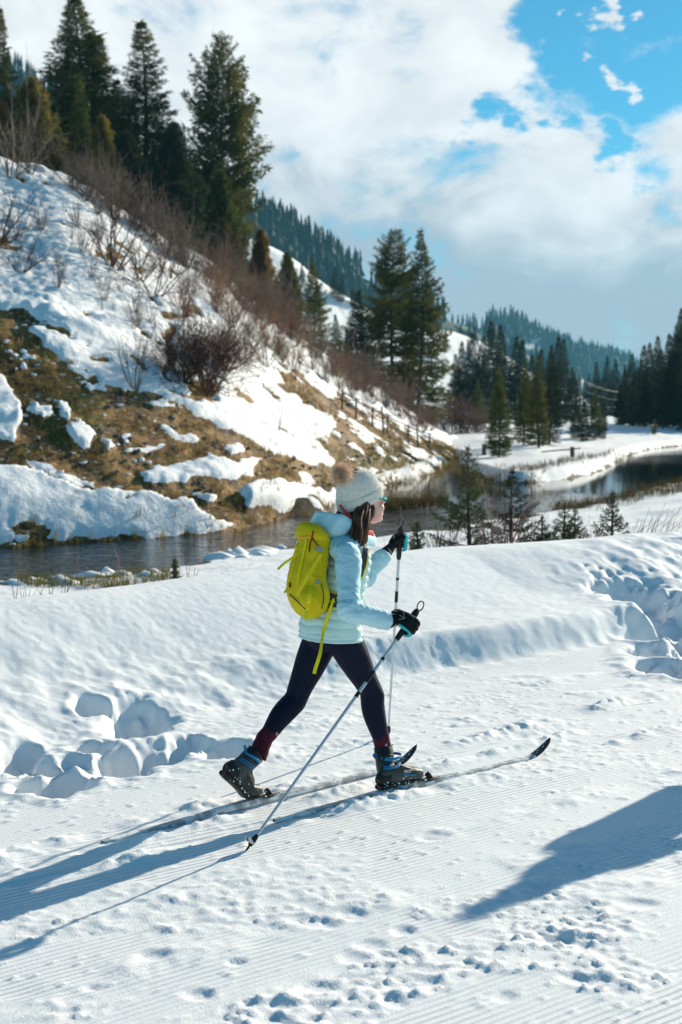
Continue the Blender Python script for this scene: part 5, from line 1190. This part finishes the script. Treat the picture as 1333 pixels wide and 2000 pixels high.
# ---- skis, each a thing of its own
def ski(line, label, tiplen, curl):
    a, b_ = line; wa, wb = l2w(np.array([a[0], a[1], 0])), l2w(np.array([b_[0], b_[1], 0])); d = wb - wa; L = np.linalg.norm(d); an = math.atan2(d[1], d[0])
    e = empty('ski', (wa[0], wa[1], -0.006), an, label, 'ski')
    xs = np.concatenate([np.linspace(0, L * .86, 30), np.linspace(L * .87, L + tiplen, 22)])
    s = sstep(.0, .06, xs); hw = .0235 * (0.35 + .65 * s) * np.where(xs > L - .10, 1 + .12 * sstep(L - .10, L, xs), 1); k = np.clip((xs - L) / tiplen, 0, 1); hw = hw * np.sqrt(np.clip(1 - k ** 1.6, .012, 1))
    zc = .012 + .010 * np.exp(-((xs - L * .45) / .35) ** 2) + curl * np.clip((xs - (L - .10)) / (tiplen + .10), 0, 1) ** 1.7; th_ = .007 + .006 * np.exp(-((xs - L * .45) / .4) ** 2); th_ = np.where(xs > L - .12, .005, th_)
    V, F = [], []
    for x, w_, z, t_ in zip(xs, hw, zc, th_): V += [(x, -w_, z - t_), (x, -w_, z), (x, -w_ * .8, z + t_), (x, w_ * .8, z + t_), (x, w_, z), (x, w_, z - t_)]
    n = len(xs); F = [[i * 6 + j, i * 6 + (j + 1) % 6, i * 6 + 6 + (j + 1) % 6, i * 6 + 6 + j] for i in range(n - 1) for j in range(6)]
    V = np.array(V); F = np.array(F); cut = L - .05; mid_ = V[F].mean(1)[:, 0]
    def sub(name, sel, mat):
        fs = F[sel]; us, inv = np.unique(fs, return_inverse=True); o = link(name, mesh_np(name, V[us], inv.reshape(fs.shape), smooth=False), e, mat=mat); return o
    top = sub('ski_body', mid_ <= cut, m_ski); tipo = sub('ski_tip', mid_ > cut, m_tipb)
    Vt = [];
    for k_, (x, y0, s_) in enumerate(((cut + .05, .004, .016), (cut + .085, -.004, .014), (cut + .115, .004, .009), (cut + .07, .009, .008), (cut + .03, -.008, .010), (cut + .10, .008, .008))):
        z = np.interp(x, xs, zc + th_) + .0012; sl = (np.interp(x + .01, xs, zc) - np.interp(x - .01, xs, zc)) / .02
        Vt += [(x - s_ / 2, y0 - s_ * .45, z - sl * s_ / 2), (x - s_ / 2, y0 + s_ * .45, z - sl * s_ / 2), (x + s_ / 2, y0, z + sl * s_ / 2), (x, y0, z - .003)]
    Ft = [];
    for i in range(6): c = i * 4; Ft += [(c, c + 1, c + 2), (c, c + 3, c + 1), (c + 1, c + 3, c + 2), (c + 2, c + 3, c)]
    link('tip_print', mesh_np('tip_print', np.array(Vt), np.array(Ft), smooth=False), tipo, mat=m_white)
    return e, an, L
eR, aR_, LR_ = ski(skR, 'nearer ski under the forward boot with its dark tip in front', .10, .082)
eL, aL_, LL_ = ski(skL, 'farther ski under the lifted rear boot with its tip behind the front boot', .10, .085)
def binding(e, bw, parts_off):
    q_ = np.linalg.inv(np.array(Matrix.Translation(e.location) @ Matrix.Rotation(e.rotation_euler[2], 4, 'Z'))) @ np.append(l2w(bw), 1); x0 = q_[0]
    b_ = solid('binding', [loft([(x0 - .03, 0, .026), (x0 + .03, 0, .030), (x0 + .10, 0, .026)], (.008, .009, .006), (.021, .022, .018), n=14, ex=4)], m_black, e)
    solid('binding_lever', [loft([(x0 + .01, 0, .034), (x0 + .025, 0, .060), (x0 + .045, 0, .040), (x0 + .10, 0, .032)], (.010, .010, .008, .003), (.017, .014, .016, .008), n=12)], m_black, b_)
    solid('binding_plate', [loft([(x0 - .32, 0, .024), (x0 - .15, 0, .026), (x0 - .03, 0, .024)], (.004, .005, .004), (.020, .021, .020), n=12, ex=4)], m_black, e)
binding(eR, hR + .315 * np.array([math.cos(angR), math.sin(angR), 0]), 0); binding(eL, toeL_px, 0)

# ---- poles and gloves
def make_pole(top, tip, label, strap_side):
    tw, bw = l2w(top), l2w(tip); e = empty('ski_pole', tuple(bw), 0, label, 'ski pole'); d = tw - bw; L = np.linalg.norm(d); u_ = d / L
    P_ = lambda f: u_ * f
    sh_ = link('shaft', mesh_np('shaft', *prisms(np.array([P_(.05)]), np.array([P_(L - .12)]), np.array([.0062]), np.array([.0088]), 14)), e, mat=m_alu)
    for a, b_ in ((L - .47, L - .40), (L - .56, L - .53), (L - .33, L - .315)): link('shaft_band', mesh_np('shaft_band', *prisms(np.array([P_(a)]), np.array([P_(b_)]), np.array([.0094]), np.array([.0096]), 14)), sh_, mat=m_black)
    solid('grip', [loft([P_(L - .20), P_(L - .16), P_(L - .08), P_(L - .03), P_(L - .005)], (.012, .015, .015, .017, .012), (.012, .015, .015, .019, .013), n=14)], m_black, e)
    an = np.linspace(0, 2 * math.pi, 17)[:-1]; s1 = np.cross(u_, by); s1 /= np.linalg.norm(s1); lc = P_(L + .022)
    C = np.array([lc + u_ * .026 * math.cos(a) + s1 * .020 * math.sin(a) for a in np.append(an, 0)]); link('strap_loop', mesh_np('strap_loop', *prisms(C[:-1], C[1:], np.full(16, .0032), np.full(16, .0032), 6)), e, mat=m_black)
    solid('basket_hub', [loft([P_(.045), P_(.075), P_(.10)], (.011, .013, .009), (.011, .013, .009), n=12)], m_black, e)
    q1 = np.cross(u_, [1., 0, 0]); q1 /= np.linalg.norm(q1); q2 = np.cross(u_, q1); sd_ = -bx * .8 - by * .2; sd_ -= u_ * (sd_ @ u_); sd_ /= np.linalg.norm(sd_); s3 = np.cross(u_, sd_)
    solid('basket', [loft([P_(.055) + sd_ * .0, P_(.052) + sd_ * .03, P_(.060) + sd_ * .055], (.003, .003, .002), (.012, .026, .014), side=s3, n=14)], m_silver, e)
    solid('ferrule', [loft([P_(.0), P_(.03), P_(.06)], (.002, .005, .006), (.002, .005, .006), n=8)], m_black, e)
    return e
tipR = w2l(onz(477, 1667, -.01)); topR = JB(817, 1190, -.42); make_pole(topR, tipR, 'near silver ski pole slanting down to the snow behind her', -1)
tipL = w2l(onz(758, 1446, -.02)); topL = JB(783, 1028, .28); make_pole(topL, tipL, 'far silver ski pole standing upright in front of her', 1)
def glove(top, tip, wr, el, px, py, out, label):
    g = (top - tip) / np.linalg.norm(top - tip)
    C = top - g * .105
    w_ = wr - C; w_ = w_ - g * (w_ @ g); w_ /= np.linalg.norm(w_); o_ = np.cross(g, w_); o_ = o_ if o_ @ out > 0 else -o_
    P_ = lambda a, b_, c: C + w_ * a + o_ * b_ + g * c
    fd = (wr - el) / np.linalg.norm(wr - el)
    parts = [loft([wr - fd * .062, wr, P_(.075, .016, -.004), P_(.040, .026, 0), P_(.0, .036, 0), P_(-.022, .032, 0)], (.036, .033, .021, .020, .017, .010), (.036, .035, .036, .043, .046, .040), side=g, n=20, m=30)]
    fing = []
    for k, off in enumerate((.034, .012, -.010, -.031)):
        s = (.96, 1.04, 1.0, .86)[k]; r_ = .0122 if k < 3 else .011
        fing.append(loft([P_(-.006, .034, off), P_(-.034 * s, .028, off), P_(-.044 * s, .002, off), P_(-.032 * s, -.026, off), P_(-.006, -.034 * s, off), P_(.012, -.029, off)], (r_, r_, r_, r_ * .95, r_ * .9, r_ * .6), (r_, r_, r_, r_ * .95, r_ * .9, r_ * .6), side=g, n=12, m=26))
    th1 = loft([P_(.055, .008, .022), P_(.035, -.012, .040), P_(.010, -.030, .052), P_(-.020, -.030, .050), P_(-.036, -.022, .046)], (.016, .0155, .0135, .012, .006), (.016, .0155, .0135, .012, .006), side=g, n=12, m=22)
    me = fuse('glove', parts + fing + [th1], .0032, 2); Cc = fcent(me); q_ = Cc - C; a_, b_, c_ = q_ @ w_, q_ @ o_, q_ @ g
    idx = ((b_ < -.026) & (a_ < .012) & (a_ > -.035)) | ((c_ < -.036) & (a_ < .035)) | ((c_ > .052) & (a_ > -.02) & (a_ < .012))
    setmats(me, (m_glove, m_teal), idx.astype(int)); go = link('glove', me, person); go['label'] = label
    if out[1] < 0:
        A, B = [], []; cn = P_(.028, .0485, .0)
        for a in np.linspace(0, 5.5, 8): A.append(cn); B.append(P_(.028 + .030 * math.cos(a), .0460 - .004 * abs(math.sin(a)), .032 * math.sin(a)))
        for c in (-.02, 0, .02): A.append(P_(.095, .043, c)); B.append(P_(.075, .040, c + .012))
        link('silver_lines', mesh_np('silver_lines', *prisms(np.array(A), np.array(B), np.full(len(A), .0011), np.full(len(A), .0008), 4)), go, mat=m_silver)
glove(topR, tipR, wrR, elR, 0, 0, np.array([.2, -1., .1]), 'black glove with silver lines and turquoise edge'); glove(topL, tipL, wrL, elL, 0, 0, np.array([.3, 1., .1]), 'black glove with turquoise palm')

# ---- backpack (worn, but a thing of its own)
pw = l2w(JB(605, 1200, 0)); pack = empty('backpack', tuple(pw), BA, 'lime yellow backpack with hanging straps on the woman', 'backpack'); PO = np.array([*(JB(605, 1200, 0)[:2]), JB(605, 1200, 0)[2]])
Q = lambda x, y, s: JB(x, y, s) - PO
pk_ = [loft([Q(610, 1199, 0), Q(607, 1192, 0), Q(602, 1165, 0), Q(600, 1130, 0), Q(609, 1080, 0), Q(614, 1048, 0), Q(615, 1040, 0)], (.025, .056, .080, .076, .062, .056, .03), (.06, .090, .114, .106, .090, .086, .05), n=32, m=60, ex=2.7),
       ell(Q(606, 1168, -.095), (.062, .036, .055)), ell(Q(606, 1168, .095), (.062, .036, .055))]
pm = fuse('main_bag', pk_, .0055, 4); V, Nn = getv(pm); V = V + Nn * (.012 * noise3(V, 8, 81, 3) + .004 * noise3(V, 24, 82, 3))[:, None]; setv(pm, V); bag = link('main_bag', pm, pack, mat=m_pack)
ld = fuse('lid', [loft([Q(608, 1054, 0), Q(609, 1046, 0), Q(612, 1034, 0), Q(616, 1027, 0)], (.058, .062, .056, .025), (.092, .096, .082, .04), n=28, m=24, ex=2.6)], .005, 4); V, Nn = getv(ld); V = V + Nn * (.010 * noise3(V, 12, 83, 3))[:, None]; setv(ld, V); lid = link('lid', ld, pack, mat=m_pack)
sidey = -.137; OUT = np.array([-.25, -1, .05])
tm = text_mesh('MAMMUT', .016, .0008); M = frame_mat(Q(597, 1047, -.097) + OUT * .006, (.9, -.45, .05), (-.45, -.9, .1)); tm.transform(M); link('lid_lettering', tm, lid, mat=m_red)
def on_bag(px, py, lift=.004):
    """a spot on the pack's own surface along the line of sight"""
    d = ray(px, py); dl = Vector((d @ bx, d @ by, d[2])).normalized(); e0 = EYE - ORG; el_ = Vector((e0 @ bx, e0 @ by, e0[2])) - Vector(PO)
    best = None
    for bv in bag_bvh:
        h = bv.ray_cast(el_, dl, 30)
        if h[0] is not None and (best is None or h[3] < best[3]): best = h
    if best is None: return None, None
    n_ = best[1] if best[1].dot(dl) < 0 else -best[1]
    return np.array(best[0] + n_ * lift), np.array(n_)
bag_bvh = []
solid('back_panel', [loft([Q(628, 1180, 0), Q(624, 1150, 0), Q(626, 1100, 0), Q(630, 1055, 0)], (.015, .02, .02, .015), (.04, .045, .045, .04), n=24, ex=3)], m_grey, pack)
for o in (bag, lid): bag_bvh.append(BVHTree.FromPolygons([v.co[:] for v in o.data.vertices], [p.vertices[:] for p in o.data.polygons]))
def bag_strap(name, px, w, mat, parent=None, lift=.005):
    C, Nn = [], []
    K = crv(np.array([(*p, 0) for p in px], float), len(px) * 5)
    for x, y, _ in K:
        c, n_ = on_bag(x, y, lift)
        if c is not None: C.append(c); Nn.append(n_)
    if len(C) < 3: return None
    C = np.array(C); Nn = np.array(Nn)
    for _ in range(3): C[1:-1] = (C[:-2] + 2 * C[1:-1] + C[2:]) / 4; Nn[1:-1] = (Nn[:-2] + 2 * Nn[1:-1] + Nn[2:]) / 4
    return ribbon(name, C, w, Nn, mat, parent or pack, .004, m=len(C))
bag_strap('compression_strap', [(627, 1082), (606, 1120), (590, 1150), (582, 1162)], .020, m_strap)
bag_strap('side_webbing', [(607, 1140), (605, 1160), (600, 1192)], .022, m_strap)
bag_strap('pocket_rim', [(601, 1120), (610, 1128), (622, 1131), (630, 1132)], .008, m_strap)
bag_strap('seam', [(567, 1160), (585, 1176), (600, 1190)], .004, m_grey); bag_strap('seam', [(582, 1070), (574, 1110), (564, 1150)], .004, m_strap); bag_strap('seam', [(626, 1140), (632, 1165), (628, 1188)], .003, m_grey)
bag_strap('red_cord', [(613, 1038), (610, 1052), (607, 1064), (606, 1078)], .006, m_redc, lift=.007); bag_strap('red_cord', [(611, 1049), (617, 1060), (621, 1066)], .006, m_redc, lift=.007); bag_strap('red_loop', [(568, 1138), (568, 1142), (568, 1147)], .012, m_redc)
bag_strap('buckle', [(618, 1072), (623, 1073), (628, 1074)], .022, m_buckle, lift=.010); bag_strap('buckle', [(617, 1137), (620, 1137), (623, 1137)], .020, m_buckle, lift=.010)
bag_strap('lid_strap', [(600, 1052), (596, 1075), (588, 1110), (583, 1140)], .012, m_strap)
e0_ = Q(600, 1192, -.135); ribbon('hanging_strap', [e0_, Q(599, 1202, -.14), Q(597, 1211, -.142)], .022, OUT, m_strap, pack)
ribbon('flying_strap', [Q(588, 1076, .02), Q(573, 1088, .03), Q(556, 1100, .05), Q(543, 1112, .06)], .012, (-.3, -1, .4), m_strap, pack); solid('tri_glide', [loft([Q(584, 1062, .0), Q(578, 1068, .0), Q(583, 1072, 0)], (.004, .005, .004), (.01, .012, .01), n=8)], m_strap, pack)
ribbon('tail_strap', [Q(564, 1148, .03), Q(559, 1154, .03), Q(556, 1158, .03)], .012, (-.3, -1, .4), m_strap, pack)
# harness
def on_jacket(px, py, lift=.006):
    d = ray(px, py); dl = Vector((d @ bx, d @ by, d[2])).normalized(); e0 = EYE - ORG; el_ = Vector((e0 @ bx, e0 @ by, e0[2])); h = jk_bvh.ray_cast(el_, dl, 30)
    if h[0] is None: return None, None
    n_ = h[1] if h[1].dot(dl) < 0 else -h[1]; return np.array(h[0] + n_ * lift) - PO, np.array(n_)
jk_bvh = BVHTree.FromPolygons([v.co[:] for v in jm.vertices], [p.vertices[:] for p in jm.polygons])
def jstrap(name, px, w, mat, lift=.006, label=None):
    C, Nn = [], []
    for x, y, _ in crv(np.array([(*p, 0) for p in px], float), len(px) * 5):
        c, n_ = on_jacket(x, y, lift)
        if c is not None: C.append(c); Nn.append(n_)
    if len(C) < 3: return None
    C = np.array(C); Nn = np.array(Nn)
    for _ in range(5): C[1:-1] = (C[:-2] + 2 * C[1:-1] + C[2:]) / 4; Nn[1:-1] = (Nn[:-2] + 2 * Nn[1:-1] + Nn[2:]) / 4
    return ribbon(name, C, w, Nn, mat, pack, .005, m=len(C), label=label)
jstrap('shoulder_strap', [(634, 1048), (632, 1075), (627, 1105), (622, 1130)], .045, m_strap, .010)
jstrap('hip_belt', [(626, 1158), (640, 1163), (655, 1167), (660, 1168)], .036, m_grey, .012); jstrap('hip_belt_edge', [(626, 1151), (640, 1156), (655, 1160), (660, 1161)], .006, m_strap, .015)
jstrap('hip_belt', [(630, 1186), (645, 1184), (655, 1183), (663, 1182)], .024, m_grey, .012); jstrap('hip_belt_edge', [(628, 1191), (645, 1190), (663, 1188)], .005, m_strap, .015)
jstrap('hip_strap', [(632, 1184), (645, 1175), (658, 1163)], .026, m_strap, .012)
h0, n0 = on_jacket(655, 1168, .014); h1, _ = on_jacket(636, 1236, .022)
ribbon('hanging_webbing', [h0, h0 * .5 + h1 * .5 + n0 * .008, h1, Q(626, 1275, -.205), Q(617, 1304, -.205), Q(614, 1316, -.205)], .017, (-.4, -1, 0), m_strap, pack)
jstrap('chest_strap', [(713, 1072), (711, 1092), (706, 1112), (704, 1126)], .030, m_grey, .008); jstrap('chest_strap_edge', [(717, 1080), (715, 1100), (709, 1118), (705, 1130)], .007, m_strap, .010)
solid('chest_buckle', [loft([Q(718, 1098, -.06), Q(719, 1104, -.06), Q(718, 1110, -.06)], (.008, .012, .008), (.006, .009, .006), n=8)], m_strap, pack)

# ---- a second skier just outside the right edge, whose long shadow falls across the trail
second = copy_tree(person); e2 = np.array([3.28, 8.70, 0.0])
second.location = (e2[0], e2[1], 0.0); second.rotation_euler[2] = BA; second['label'] = 'second skier standing just beyond the right edge of the picture'
m_navy = material('navy_shell', (0.03, 0.05, 0.10), .6, .25)
for ch in second.children:
    if ch.name.startswith('jacket'):
        ch.data = ch.data.copy(); ch.data.materials.clear(); ch.data.materials.append(m_navy)
        for g_ in ch.children:
            if g_.name.startswith(('sleeve', 'shoulder', 'hood')) and len(g_.data.materials): g_.data = g_.data.copy(); g_.data.materials.clear(); g_.data.materials.append(m_navy)
# ------------------------------------------------------------------ haze: the valley's air
m_air = bpy.data.materials.new('valley_air'); m_air.use_nodes = True; t = m_air.node_tree; t.nodes.clear()
pv = t.nodes.new('ShaderNodeVolumePrincipled'); pv.inputs['Color'].default_value = (0.22, 0.66, 0.95, 1); pv.inputs['Density'].default_value = 0.00019; pv.inputs['Anisotropy'].default_value = 0.1
oo = t.nodes.new('ShaderNodeOutputMaterial'); t.links.new(pv.outputs[0], oo.inputs['Volume'])
bx0, bx1 = np.array([-2450., -400, -6]), np.array([2450., 2850, 285])
V = np.array([[(bx0, bx1)[i][0], (bx0, bx1)[j][1], (bx0, bx1)[k][2]] for i in (0, 1) for j in (0, 1) for k in (0, 1)])
tag(link('haze', mesh_np('haze', V, np.array([[0, 1, 3, 2], [4, 6, 7, 5], [0, 4, 5, 1], [2, 3, 7, 6], [0, 2, 6, 4], [1, 5, 7, 3]]), smooth=False, mats=(m_air,))), 'thin blue haze in the valley air', 'haze', kind='stuff')
